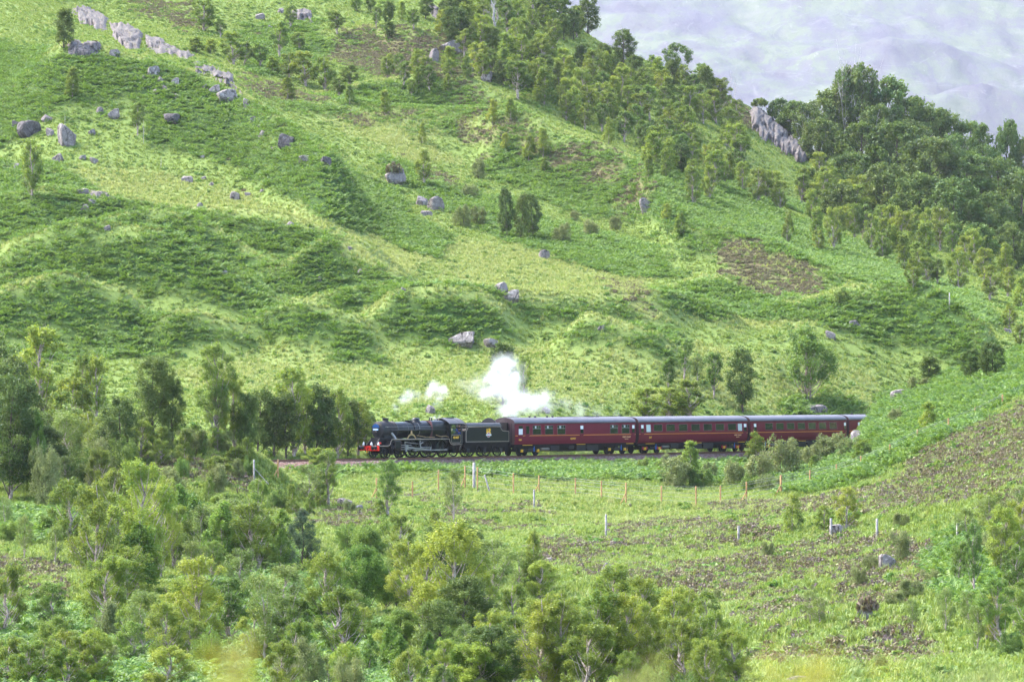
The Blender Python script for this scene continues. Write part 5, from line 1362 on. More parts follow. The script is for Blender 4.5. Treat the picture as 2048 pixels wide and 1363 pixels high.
NAMES = {'birch': ('birch_tree', 'birch', 'leafy yellow-green birch'), 'tall_birch': ('birch_tree', 'birch', 'slender green birch with pale trunk'), 'dark_birch': ('birch_tree', 'birch', 'dense dark green birch'),
         'multi_birch': ('birch_tree', 'birch', 'many-stemmed birch'), 'young_birch': ('young_birch', 'birch', 'small yellow-tipped birch'), 'willow': ('willow_shrub', 'shrub', 'rounded grey-green willow shrub'),
         'bush': ('shrub', 'shrub', 'rounded green shrub'), 'sparse': ('sparse_birch', 'birch', 'thin sparse birch showing its stem'), 'rowan': ('rowan_tree', 'rowan', 'bright green round rowan'),
         'rowan_sapling': ('rowan_sapling', 'rowan', 'thin-stemmed bright green sapling'), 'pine': ('pine_tree', 'pine', 'bluish young pine'), 'oak': ('oak_tree', 'oak', 'broad dark green oak'), 'airy_oak': ('oak_tree', 'oak', 'open-crowned oak with pale limbs'),
         'half_dead': ('oak_tree', 'oak', 'half-dead oak with bare white limbs'), 'dead': ('dead_tree', 'dead tree', 'bleached leafless forked tree'), 'snag': ('dead_tree', 'dead tree', 'thin bare grey sapling'), 'flat_top': ('oak_tree', 'oak', 'small flat-topped oak')}
LAND = [(745, 870, 'the smokebox'), (970, 870, 'the tender'), (1150, 870, 'the buffet coach'), (1385, 865, 'the second coach'), (1590, 860, 'the third coach'), (788, 350, 'the heather-capped boulder'), (1560, 265, 'the grey cliff'),
        (290, 75, 'the long grey crag'), (60, 255, 'the dark boulder'), (1725, 862, 'the trackside rock'), (1015, 590, 'the pale boulder pair'), (925, 680, 'the flat boulder'), (1293, 415, 'the white boulder'),
        (1777, 1125, 'the speckled boulder'), (1732, 1220, 'the mossy-topped boulder'), (1675, 1060, 'the white lichened boulder'), (735, 1160, 'the round rowan'), (1000, 770, 'the big steam plume'), (1690, 210, 'the half-dead oak'),
        (1651, 290, 'the white snag'), (1250, 80, 'the skyline dead tree'), (990, 25, 'the forked dead tree'), (556, 945, 'the braced orange post'), (900, 100, 'the heather knoll boulders'), (605, 35, 'the square grey crag'), (1975, 335, 'the slanting slab'),
        (460, 190, 'the spur boulders'), (1615, 720, 'the many-stemmed birch'), (308, 820, 'the lone dark birch'), (281, 1050, 'the tallest near birch'), (1684, 590, 'the small dark shrub'), (1212, 1055, 'the lone grey post'), (1915, 1068, 'the right-hand grey post'), (605, 1100, 'the bluish pine')]
ORD = ['nearest', 'second', 'third', 'fourth', 'fifth', 'sixth', 'seventh', 'eighth', 'ninth', 'tenth', 'eleventh', 'twelfth'] 
PLACED = []
def direction(dx, dy):
    h = 'right' if dx > 0 else 'left'; v_ = 'below' if dy > 0 else 'above'
    if abs(dx) > 2.2 * abs(dy): return h + ' of'
    if abs(dy) > 2.2 * abs(dx): return 'directly ' + v_
    return v_ + ' and ' + h + ' of'
def place(kind, px, y, hpx, wpx=None, label=None, group=None, dmin=130, seed=None):
    r = np.random.default_rng(hash_(kind, int(px), int(y)))
    x, D, z = onground(px, y, dmin)
    det = 'n' if D < 372 or (kind, 'f') not in PROTO else 'f'
    if (kind, det) not in PROTO: det = 'n' if det == 'f' else 'f'
    vs, Hp, Rp = PROTO[(kind, det)]
    tm, cm = vs[int(r.integers(len(vs)))]
    h = hpx * D / F; w = (wpx * D / F) if wpx else h / Hp * 2 * Rp
    nm, cat, look = NAMES[kind]
    o = empty(nm, (x, D, z - .05), r.uniform(0, 6.28), (w / (2 * Rp), w / (2 * Rp), h / Hp))
    put('trunk', tm, o)
    if cm is not None: put('crown', cm, o)
    tag(o, label, cat, group)
    PLACED.append([o, px, y - hpx * .5, hpx, look, label])
    return o
def finish_labels():
    cells = {}
    for it in PLACED:
        o, px, y, hp, look, lab = it
        if lab: continue
        best = min(LAND, key=lambda l: ((l[0] - px) ** 2 + (l[1] - y) ** 2 if (l[0] - px) ** 2 + (l[1] - y) ** 2 > 60 else 1e9))
        d = math.hypot(best[0] - px, best[1] - y)
        cells.setdefault((look, best[2], direction(px - best[0], y - best[1])), []).append((d, it))
    for (look, lm, dr), L in cells.items():
        L.sort(key=lambda q: q[0])
        for k, (d, it) in enumerate(L):
            o = it[0]
            dl = 'directly ' in dr
            where = dr + ' ' + lm
            if len(L) == 1: o['label'] = look + ' standing ' + where
            elif k < len(ORD): o['label'] = look + ', ' + (ORD[k] + (' nearest' if k else '')) + ', ' + where
            else: o['label'] = look + ', furthest, ' + where

T = place
# --- single trees on the open hillside
T('dark_birch', 128, 100, 84, 46, 'dark bushy birch against the left end of the long crag')
T('young_birch', 144, 195, 62, 40, 'airy young birch on bracken below the lower crag block')
T('tall_birch', 275, 270, 66, 32, 'round-headed young birch on two pale stems, mid left slope')
T('snag', 287, 288, 48, 10); T('snag', 322, 337, 28, 8); T('snag', 130, 255, 32, 6)
T('birch', 64, 398, 118, 52, 'heart-shaped lone birch at left edge above the bracken band')
T('birch', 848, 372, 72, 36); T('dark_birch', 1014, 476, 100, 34, 'left of three dark birches in the bracken'); T('dark_birch', 1042, 480, 92, 36, 'middle of three dark birches in the bracken'); T('dark_birch', 1066, 478, 90, 40, 'right of three dark birches in the bracken')
for a in [(924, 452, 45, 50), (957, 450, 40, 40), (956, 357, 40, 40), (940, 396, 30, 38), (1123, 487, 44, 50), (1182, 472, 36, 42), (1230, 460, 30, 34), (1150, 440, 20, 30)]: T('willow', *a)
for a in [(844, 286, 42, 20), (770, 229, 50, 30), (1057, 320, 52, 34), (1086, 312, 56, 36), (1362, 472, 46, 38), (1332, 440, 34, 26), (1332, 354, 60, 30), (1297, 352, 46, 28), (1088, 345, 30, 22), (700, 208, 40, 26), (1010, 300, 34, 24), (985, 245, 50, 28), (1022, 240, 46, 30)]: T('young_birch', *a)
for a in [(1386, 410, 76, 44), (1420, 402, 70, 36), (1486, 386, 62, 36), (1575, 490, 70, 26), (1668, 504, 88, 40), (1709, 478, 72, 34), (1744, 502, 76, 36), (1637, 504, 44, 32), (1790, 482, 46, 28), (1825, 580, 64, 36), (1450, 370, 50, 34), (1530, 400, 54, 40), (1560, 420, 60, 42), (1610, 410, 50, 36)]: T('birch', *a)
T('bush', 1682, 607, 32, 46, 'small dark shrub in a dip of the bracken ridge')
T('dead', 992, 58, 66, 56, 'white forked dead tree near the top of the hill')
T('dead', 1250, 120, 72, 46, 'white branching dead tree on the skyline')
T('snag', 1652, 332, 78, 26, 'white dead snag among trees right of the cliff')
T('snag', 1462, 208, 66, 18); T('snag', 1470, 200, 50, 14); T('snag', 1557, 222, 36, 14)
T('flat_top', 1524, 190, 36, 48, 'small flat-topped oak on the skyline above the cliff')
T('airy_oak', 1350, 150, 62, 66, 'open-crowned tree standing on the skyline right of the dead tree')
T('airy_oak', 1400, 225, 56, 66)
# --- oak knoll on the right
T('half_dead', 1688, 300, 178, 140, 'tall half-dead oak with bare white limbs on the knoll')
for a in [(1712, 285, 172, 130), (1770, 290, 150, 130), (1655, 290, 120, 110), (1590, 250, 80, 84), (1560, 240, 62, 60), (1830, 300, 118, 110), (1880, 310, 105, 110), (1940, 340, 95, 100), (2012, 360, 128, 70), (2060, 380, 110, 90), (1640, 330, 90, 90),
          (1720, 350, 100, 120), (1790, 360, 110, 130), (1860, 390, 110, 130), (1930, 410, 100, 120), (2000, 430, 110, 120), (1700, 400, 90, 110), (1770, 430, 100, 120), (1840, 460, 110, 130), (1910, 480, 120, 130), (1980, 500, 110, 120), (2045, 480, 130, 120), (1680, 440, 70, 90), (2030, 540, 90, 100), (1960, 530, 80, 90)]: T('oak', *a)
for a in [(1745, 320, 110, 90), (1815, 330, 90, 90), (1610, 300, 90, 80), (1900, 360, 90, 80), (1970, 380, 90, 80), (2025, 420, 80, 80)]: T('airy_oak', *a)
# --- trees beyond the railway
T('multi_birch', 1614, 802, 156, 118, 'tall many-stemmed birch beyond the third coach')
T('dark_birch', 1486, 826, 128, 62, 'dark upright birch with pale trunk beyond the second coach')
T('rowan_sapling', 1336, 776, 62, 48); T('tall_birch', 1368, 760, 82, 36); T('sparse', 1395, 764, 54, 32); T('tall_birch', 1428, 797, 92, 44)
for a in [(1295, 838, 66, 70), (1338, 838, 62, 66), (1380, 838, 78, 74)]: T('birch', *a)
T('dark_birch', 1005, 810, 126, 62, 'dark birch half hidden behind the big steam plume'); T('birch', 1048, 800, 90, 36)
T('dark_birch', 1858, 768, 58, 54); T('dark_birch', 1942, 762, 64, 52); T('dark_birch', 1984, 758, 72, 56); T('willow', 1842, 780, 28, 60); T('birch', 2018, 658, 48, 34); T('birch', 2041, 700, 54, 30)
# --- belt of trees left of the locomotive, behind the line
for k, a in {'birch': [(80, 836, 185, 112), (168, 835, 124, 54), (192, 838, 128, 62), (468, 898, 148, 64), (588, 914, 178, 80), (675, 913, 142, 62), (716, 913, 112, 60), (610, 905, 130, 60)],
             'dark_birch': [(345, 885, 130, 60), (516, 911, 132, 66), (548, 913, 118, 60), (632, 915, 146, 70), (655, 913, 120, 60), (572, 914, 130, 66), (696, 914, 110, 54), (490, 905, 120, 60), (24, 860, 150, 90), (-10, 850, 170, 100), (45, 900, 130, 90), (736, 908, 84, 50)],
             'tall_birch': [(428, 894, 120, 54), (0, 800, 140, 60)]}.items():
    for q in a: T(k, *q)
T('dark_birch', 308, 893, 182, 100, 'lone dark conical birch left of the belt along the line')
T('tall_birch', 434, 890, 204, 84, 'tall dark crown standing above the belt of trees')
# --- near wood, lower left
for q in [(20, 1000, 250, 130), (-25, 980, 260, 140), (58, 985, 170, 110)]: T('dark_birch', *q)
for q in [(135, 935, 125, 86), (196, 955, 116, 84), (240, 905, 74, 74), (130, 1000, 90, 90)]: T('sparse', *q)
for q in [(150, 960, 110, 100), (215, 985, 110, 100), (100, 1010, 120, 90), (330, 900, 44, 60), (390, 905, 50, 80), (440, 900, 40, 70), (360, 1000, 70, 110), (420, 985, 60, 80)]: T('willow', *q)
for q in [(420, 945, 34, 36), (470, 935, 44, 60)]: T('young_birch', *q)
T('rowan_sapling', 77, 1000, 175, 50)
T('birch', 281, 1186, 264, 128, 'tall pale-trunked yellow-green birch, lower left foreground'); T('birch', 322, 1160, 205, 90)
for q in [(193, 1205, 238, 120), (400, 1336, 224, 124), (250, 1240, 150, 110)]: T('birch', *q)
for q in [(287, 1332, 152, 90), (533, 1346, 202, 100), (620, 1012, 84, 56)]: T('sparse', *q)
T('tall_birch', 516, 1150, 192, 66); T('tall_birch', 657, 1012, 112, 60); T('birch', 640, 940, 46, 60)
T('pine', 605, 1152, 134, 84, 'bluish young pine in the left foreground wood')
for q in [(440, 1160, 152, 100), (393, 1142, 148, 90), (478, 1150, 130, 80), (560, 1130, 110, 80)]: T('rowan_sapling', *q)
T('bush', 212, 1226, 96, 116); T('bush', 640, 1150, 60, 80); T('bush', 560, 1020, 46, 60)
for q in [(60, 1400, 120, 100), (100, 1375, 100, 110), (200, 1385, 130, 90), (10, 1380, 110, 80), (140, 1400, 110, 90), (330, 1400, 110, 110)]: T('birch', *q)
for q in [(630, 1400, 130, 110), (580, 1410, 110, 100), (690, 1420, 110, 100)]: T('willow', *q)
T('rowan', 726, 1232, 136, 122, 'bright green round rowan with dark trunk, lower centre'); T('rowan', 775, 1226, 92, 70)
# --- near wood, lower centre
for q in [(18, 1085, 50, 60), (95, 1068, 44, 54)]: T('bush', *q)
for q in [(48, 1120, 90, 40), (110, 1130, 80, 36), (10, 1060, 70, 40)]: T('sparse', *q)
T('tall_birch', 775, 1040, 120, 58); T('sparse', 908, 1048, 110, 44); T('young_birch', 760, 1040, 40, 36); T('young_birch', 870, 1060, 40, 34)
for q in [(733, 1110, 74, 118), (690, 1105, 60, 70)]: T('bush', *q)
for q in [(902, 1290, 248, 150), (815, 1236, 156, 90), (1075, 1204, 84, 76), (1027, 1296, 130, 76), (1085, 1390, 196, 120), (1133, 1390, 196, 110), (1200, 1385, 206, 120), (1250, 1380, 196, 110), (1297, 1370, 170, 100), (960, 1400, 120, 120), (1340, 1375, 140, 90), (850, 1275, 190, 110), (1170, 1400, 160, 110)]: T('birch', *q)
for q in [(931, 1300, 146, 120), (990, 1400, 150, 130), (880, 1330, 130, 110)]: T('dark_birch', *q)
T('sparse', 990, 1206, 130, 84); T('young_birch', 1068, 1185, 124, 48); T('sparse', 1040, 1190, 90, 60)
for q in [(781, 1362, 116, 62), (853, 1370, 106, 60), (884, 1368, 94, 52), (805, 1390, 120, 70), (740, 1370, 100, 60), (920, 1395, 100, 70), (700, 1330, 90, 60)]: T('rowan_sapling', *q)
# --- near field and right-hand bank
for q in [(1433, 1325, 106, 66), (1475, 1372, 116, 80), (1360, 1390, 150, 92), (1410, 1390, 120, 80), (1693, 1063, 90, 56), (1649, 1066, 58, 42)]: T('birch', *q)
T('young_birch', 1584, 1064, 78, 48, 'cone-shaped dark young birch alone in the heather')
for q in [(1796, 1122, 64, 62), (1803, 1057, 34, 52), (1741, 1142, 36, 42), (1717, 1172, 42, 42), (1823, 1198, 44, 74), (1536, 1112, 32, 36), (1430, 1207, 32, 30), (1761, 1342, 38, 40), (1790, 1215, 36, 60), (1860, 1180, 44, 60), (1990, 1120, 60, 80)]: T('willow', *q)
for q in [(1915, 1180, 98, 42), (1949, 1200, 154, 44), (2004, 1305, 150, 80), (2034, 1240, 150, 70), (2060, 1320, 170, 90), (1975, 1290, 110, 60)]: T('tall_birch', *q)
for q in [(2011, 1155, 144, 90), (1980, 1066, 84, 66), (2050, 1130, 140, 90)]: T('birch', *q)
for q in [(1891, 1268, 94, 46), (1826, 1258, 64, 30), (1638, 1252, 62, 42), (1621, 1248, 70, 38), (2028, 1260, 90, 50)]: T('sparse', *q)
# --- bushes along the line in front of the train
for q in [(1378, 950, 70, 50), (1512, 930, 68, 50), (1730, 925, 48, 62), (1854, 868, 64, 42)]: T('young_birch', *q)
for q in [(1357, 975, 70, 86), (1568, 955, 84, 96), (1668, 918, 54, 106), (1515, 965, 64, 76), (1618, 935, 50, 70), (1420, 962, 42, 36), (1540, 985, 40, 70), (1470, 970, 50, 60), (1790, 850, 36, 40), (1700, 915, 44, 60)]: T('willow', *q)
T('bush', 1286, 944, 32, 36); T('bush', 1400, 975, 44, 60); T('bush', 1500, 985, 40, 50)
# --- woods on the upper hill and thickets in the near wood
def inside(poly, x, y):
    c = False; n = len(poly)
    for i in range(n):
        x1, y1 = poly[i]; x2, y2 = poly[(i + 1) % n]
        if (y1 > y) != (y2 > y) and x < (x2 - x1) * (y - y1) / (y2 - y1 + 1e-9) + x1: c = not c
    return c
def wood(poly, n, hr, kinds, seed, md=15):
    r = np.random.default_rng(seed); xs_ = [p[0] for p in poly]; ys_ = [p[1] for p in poly]; got = []
    for _ in range(n * 60):
        if len(got) >= n: break
        x = r.uniform(min(xs_), max(xs_)); y = r.uniform(min(ys_), max(ys_))
        if not inside(poly, x, y): continue
        if any((x - a) ** 2 + ((y - b) * 1.7) ** 2 < md ** 2 for a, b in got): continue
        got.append((x, y))
    for x, y in sorted(got, key=lambda q: q[1]):
        if 1490 < x < 1628 and 200 < y < 378: continue
        k = kinds[int(r.integers(len(kinds)))]; h = r.uniform(*hr)
        T(k, x, y, h * .6, h * .6 * r.uniform(1.0, 1.4)) if k in ('willow', 'bush', 'rowan') and md > 22 else T(k, x, y, h, h * r.uniform(.55, .8))
for q in [(407, 62, 62, 58), (441, 76, 40, 30), (468, 132, 68, 58), (489, 133, 50, 40), (520, 138, 50, 44), (559, 119, 76, 46), (581, 59, 48, 30), (675, 69, 46, 44), (598, 103, 38, 34), (578, 156, 50, 46), (612, 172, 70, 56), (650, 180, 66, 56), (677, 199, 44, 40), (700, 180, 50, 44)]: T('birch' if q[0] in (407, 468, 612, 650, 578) else 'tall_birch', *q)
for q in [(575, 199, 44, 36), (393, 106, 34, 44), (420, 108, 30, 40), (545, 150, 34, 40)]: T('young_birch', *q)
W2 = [(880, 45), (1060, -5), (1130, 40), (1200, 85), (1300, 140), (1400, 185), (1460, 225), (1500, 290), (1560, 330), (1640, 360), (1690, 430), (1560, 410), (1430, 395), (1290, 335), (1200, 285), (1120, 235), (1010, 205), (920, 125)]
wood(W2, 165, (48, 76), ['birch', 'birch', 'young_birch', 'tall_birch', 'dark_birch'], 5, 17)
wood([(700, 20), (900, 0), (980, 90), (860, 110), (740, 70)], 16, (32, 50), ['tall_birch', 'young_birch', 'dark_birch'], 6, 20)
wood([(740, 130), (960, 150), (1000, 210), (800, 195)], 14, (34, 56), ['birch', 'young_birch', 'tall_birch'], 8, 20)
wood([(1560, 390), (1720, 410), (1850, 470), (2000, 540), (2048, 620), (1950, 605), (1820, 560), (1700, 500), (1600, 480)], 40, (52, 86), ['birch', 'young_birch', 'tall_birch', 'birch'], 9, 20)
wood([(0, 1270), (250, 1250), (480, 1290), (480, 1400), (0, 1400)], 24, (90, 160), ['bush', 'willow', 'birch', 'birch', 'tall_birch'], 21, 32)
wood([(480, 1250), (680, 1200), (960, 1290), (960, 1420), (480, 1420)], 26, (80, 160), ['rowan', 'rowan_sapling', 'birch', 'birch', 'sparse', 'tall_birch'], 22, 38)
wood([(960, 1300), (1340, 1240), (1500, 1340), (1500, 1430), (960, 1430)], 24, (90, 160), ['birch', 'bush', 'birch', 'birch'], 23, 32)
wood([(130, 1080), (400, 1060), (600, 1140), (520, 1230), (200, 1230)], 20, (90, 170), ['rowan_sapling', 'rowan', 'sparse', 'birch', 'birch', 'tall_birch'], 24, 38)
wood([(0, 900), (110, 880), (260, 930), (250, 1010), (0, 1010)], 20, (90, 160), ['birch', 'sparse', 'dark_birch', 'bush'], 25, 28)
wood([(1900, 1060), (2060, 1000), (2060, 1340), (1960, 1330), (1920, 1200)], 12, (60, 110), ['birch', 'bush', 'willow', 'sparse'], 26, 40)
wood([(260, 880), (460, 890), (540, 960), (420, 1010), (280, 960)], 16, (44, 84), ['willow', 'bush', 'birch', 'young_birch'], 29, 28)
wood([(760, 1130), (1000, 1120), (1100, 1220), (980, 1290), (780, 1260)], 12, (80, 140), ['birch', 'dark_birch', 'bush', 'birch'], 30, 38)
wood([(560, 990), (760, 1000), (760, 1090), (600, 1110)], 7, (36, 64), ['willow', 'sparse', 'young_birch'], 27, 34)
wood([(1300, 935), (1640, 925), (1620, 980), (1320, 980)], 12, (24, 46), ['bush', 'willow', 'young_birch'], 28, 24)
finish_labels()
print('TREES', len(PLACED))

# ================================================================ rocks
def rock_material(name, base, light, dark, moss=.25):
    g = N(name); p = g.objco(); wp = g.pos()
    n = g.noise(1.6, 6, .72, wp); n2 = g.noise(5.0, 5, .75, wp)
    mp = g.n('Mapping'); g.l(wp, mp.inputs['Vector']); mp.inputs['Scale'].default_value = (1.6, 1.6, .5)
    vo = g.n('TexVoronoi'); vo.feature = 'DISTANCE_TO_EDGE'; vo.inputs['Scale'].default_value = .55; g.l(mp.outputs[0], vo.inputs['Vector'])
    c = g.ramp(n, [(.36, dark), (.45, base), (.56, base), (.66, light)])
    c = g.mix(g.ramp(n2, [(.56, 0.0), (.64, .8)]), c, light)
    c = g.mix(g.ramp(n2, [(.33, .7), (.41, 0.0)]), c, dark)
    crack = g.ramp(vo.outputs['Distance'], [(.0, 1.0), (.035, 0.0)])
    c = g.mix(g.math('MULTIPLY', crack, .7), c, (.05, .045, .045))
    nz_ = g.n('SeparateXYZ'); g.l(g.n('NewGeometry').outputs['Normal'], nz_.inputs[0])
    mo = g.math('MULTIPLY', g.ramp(nz_.outputs[2], [(.72, 0.0), (.9, 1.0)]), g.ramp(n, [(.5, 0.0), (.6, moss)]))
    c = g.mix(mo, c, (.11, .11, .03))
    h = g.math('SUBTRACT', g.math('ADD', n2, n), g.math('MULTIPLY', crack, 1.2))
    g.bsdf(c, .9, bump=h, bstr=.9, bdist=.10, spec=.2); return g.m
M['rock'] = rock_material('grey rock', (.185, .158, .152), (.37, .33, .315), (.045, .038, .038))
M['rock_dark'] = rock_material('dark rock', (.09, .078, .078), (.21, .19, .19), (.03, .027, .03))
M['rock_pale'] = rock_material('pale lichened rock', (.20, .175, .165), (.40, .365, .345), (.05, .042, .04), .3)
M['crag'] = rock_material('crag rock', (.14, .12, .116), (.30, .27, .26), (.032, .027, .027), .5)
def rock_mesh(seed, mat, sub=3, planes=9, flat=.75, ns=.07, stretch=(1, 1, 1)):
    r = random.Random(seed); bm = bmesh.new(); bmesh.ops.create_icosphere(bm, subdivisions=sub, radius=1)
    pl = []
    for n in ((1, 0, 0), (-1, 0, 0), (0, 1, 0), (0, -1, 0), (0, 0, 1)):
        pl.append((Vector((n[0] + r.gauss(0, .28), n[1] + r.gauss(0, .28), n[2] + r.gauss(0, .22))).normalized(), r.uniform(.48, .72)))
    for _ in range(planes - 4):
        n = Vector((r.gauss(0, 1), r.gauss(0, 1), r.gauss(0, .8))).normalized(); pl.append((n, r.uniform(.5, .85)))
    for v in bm.verts:
        c = v.co.copy()
        for n, d in pl:
            k = c.dot(n)
            if k > d: c -= n * (k - d) * .96
        c += c.normalized() * (ns * nz(c, .55, seed) + ns * .5 * nz(c, .22, seed + 3.1))
        v.co = Vector((c.x * stretch[0], c.y * stretch[1], c.z * flat * stretch[2]))
    zs = min(v.co.z for v in bm.verts)
    me = bpy.data.meshes.new('boulder'); bm.to_mesh(me); bm.free()
    X = [v.co.x for v in me.vertices]; Zz = [v.co.z for v in me.vertices]
    me['w'] = max(X) - min(X); me['h'] = max(Zz) - min(Zz); me['z0'] = min(Zz)
    me.materials.append(mat); return me
RK = {m: [rock_mesh(k + 10 * i, M[m]) for k in range(5)] for i, m in enumerate(('rock', 'rock_dark', 'rock_pale'))}
ROCKS = []
def rock(px, y, w, h, mat='rock', label=None, sub=.6, name='boulder', parent=None):
    """boulder w by h picture pixels standing at (px, y), its foot sunk in the turf"""
    x, D, z = onground(px, y)
    r = random.Random(hash_('rock', px, y)); me = RK[mat][r.randrange(5)]
    W, Hh = w * D / F, h * D / F
    a = r.uniform(-.5, .5)
    s = (W / me['w'], W / me['w'] * r.uniform(.8, 1.1), Hh * (1 + sub) / me['h'])
    o = bpy.data.objects.new(name, me); o.location = (x, D, z - me['z0'] * s[2] - Hh * sub); o.scale = s; o.rotation_euler = (0, r.uniform(-.12, .2), a)
    link(o, None)
    if label is None: ROCKS.append((o, px, y, w, h, mat))
    tag(o, label, 'boulder')
    return o
for q in [(228, 112, 20, 14), (305, 151, 26, 20), (321, 166, 15, 13), (350, 170, 16, 15), (330, 181, 13, 11), (310, 187, 9, 9), (355, 196, 11, 9), (287, 158, 10, 8), (451, 201, 40, 24), (430, 186, 22, 16), (410, 178, 14, 10), (493, 213, 14, 15), (505, 239, 12, 10), (525, 269, 16, 14), (520, 256, 10, 10),
          (612, 324, 30, 12), (546, 297, 10, 8), (228, 236, 24, 18), (200, 226, 15, 12), (100, 271, 16, 16), (95, 243, 26, 12), (117, 321, 24, 14), (165, 319, 15, 10), (188, 325, 17, 11), (33, 336, 11, 11), (183, 269, 15, 12), (48, 273, 12, 8),
          (375, 364, 26, 14), (408, 359, 13, 7), (423, 370, 9, 7), (470, 399, 26, 16), (496, 391, 14, 8), (525, 382, 11, 6), (405, 315, 8, 6), (165, 386, 22, 9), (170, 419, 15, 12), (187, 409, 22, 9), (400, 414, 12, 9), (583, 451, 18, 8), (520, 38, 20, 12), (562, 25, 14, 10), (540, 58, 12, 8),
          (842, 411, 26, 20), (852, 431, 24, 11), (975, 161, 24, 18), (942, 141, 12, 9), (868, 121, 18, 24), (1112, 143, 15, 10), (640, 560, 9, 7), (1203, 658, 13, 9), (807, 582, 10, 8), (1661, 676, 22, 16), (2016, 666, 15, 10), (862, 824, 22, 16), (1090, 824, 20, 12),
          (215, 459, 14, 9), (448, 548, 12, 7), (720, 545, 12, 8), (700, 498, 9, 6), (690, 1012, 28, 17), (718, 1020, 16, 12), (1016, 1027, 9, 7), (1098, 1124, 16, 12), (960, 985, 16, 5), (1215, 1147, 28, 22), (1104, 1042, 9, 6), (1260, 1012, 10, 6), (1375, 110, 10, 8), (1700, 40 + 560, 8, 6)]:
    rock(*q, mat='rock' if (q[0] + q[1]) % 4 else 'rock_pale')
rock(60, 268, 38, 27, 'rock_dark', 'big dark square boulder near the left edge of the slope'); rock(33, 257, 17, 16, 'rock_dark', 'smaller dark boulder touching the big one at the left edge')
rock(132, 287, 40, 38, 'rock', 'leaning pointed boulder right of the dark boulders')
rock(575, 293, 34, 22, 'rock_dark', 'dark diagonal slab on the edge of the spur'); rock(651, 328, 24, 16, 'rock_dark', 'small dark boulder at the foot of the spur')
rock(345, 243, 34, 16, 'rock_dark', 'dark overhanging ledge in the bracken'); None
rock(788, 366, 40, 30, 'rock_pale', 'pale boulder wearing a cap of heather'); rock(872, 420, 32, 28, 'rock', 'square grey boulder below the heather-capped one')
rock(900, 104, 46, 24, 'rock_pale', 'pale outcrop on the heather knoll, upper centre'); rock(1293, 425, 25, 25, 'rock_pale', 'white boulder in heather, middle of the wooded slope')
rock(1089, 517, 24, 18, 'rock', 'orange-topped boulder at the edge of the bracken')
rock(1000, 582, 32, 18, 'rock_pale', 'left of two pale boulders on the grassy shelf'); rock(1024, 598, 34, 21, 'rock_pale', 'right of two pale boulders on the grassy shelf')
rock(927, 688, 56, 24, 'rock_pale', 'broad flat boulder below the central bracken mound'); rock(985, 692, 30, 15, 'rock_pale', 'low pale boulder just above the steam plume')
rock(1709, 654, 26, 14, 'rock_pale', 'pale smooth boulder on the right-hand bracken mound')
rock(1725, 880, 46, 24, 'rock', 'lichened boulder beside the third coach, lower of two'); rock(1733, 850, 36, 20, 'rock_dark', 'grey rock above the lichened boulder by the last coach')
rock(1630, 823, 46, 16, 'rock', 'grey rock under a bracken mound behind the third coach roof'); rock(1805, 792, 60, 16, 'rock', 'long grey rock on the brow of the right bank')
rock(1675, 1070, 34, 22, 'rock_pale', 'white lichened boulder behind an old grey post'); rock(1777, 1137, 38, 30, 'rock_pale', 'speckled brown and white boulder under the round willow')
rock(1732, 1237, 38, 26, 'rock_pale', 'speckled boulder wearing a mossy heather cap, lower right'); rock(1590, 1366, 50, 16, 'rock_pale', 'flat white rock at the bottom edge of the near field')
def label_rocks():
    cells = {}
    for o, px, y, w, h, mat in ROCKS:
        look = ('pale ' if mat == 'rock_pale' else 'grey ') + ('flat boulder' if w > 1.7 * h else 'boulder') + (' of small size' if w < 13 else '')
        best = min(LAND, key=lambda l: (l[0] - px) ** 2 + (l[1] - y) ** 2)
        d = math.hypot(best[0] - px, best[1] - y)
        cells.setdefault((look, best[2], direction(px - best[0], y - best[1])), []).append((d, o))
    for (look, lm, dr), L in cells.items():
        L.sort(key=lambda q: q[0])
        for k, (d, o) in enumerate(L):
            o['label'] = look + (' lying ' if len(L) == 1 else ', ' + ORD[min(k, 11)] + (' nearest, ' if k else ', ')) + dr + ' ' + lm
label_rocks()
# heather caps lying on two boulders
for px, y, w, h, lab in ((790, 347, 34, 15, 'brown heather cap growing on the pale boulder, centre left'), (1735, 1218, 44, 22, 'mossy heather cap growing on the speckled boulder, lower right')):
    x, D, z = onground(px, y + 20)
    bo = min([o for o in bpy.data.objects if o.name.startswith('boulder')], key=lambda o: (o.location.x - x) ** 2 + (o.location.y - D) ** 2)
    me = cushion_mesh(hash_(lab), M['heather'], 420, 1, .55, .14)
    s = w * D / F / 2
    o = link(bpy.data.objects.new('heather_clump', me)); o.scale = (s, s, h * D / F / .55); o.location = (bo.location.x + .05, bo.location.y - .1, bo.location.z + bo.data['h'] * bo.scale[2] * .28)
    tag(o, lab, 'heather')
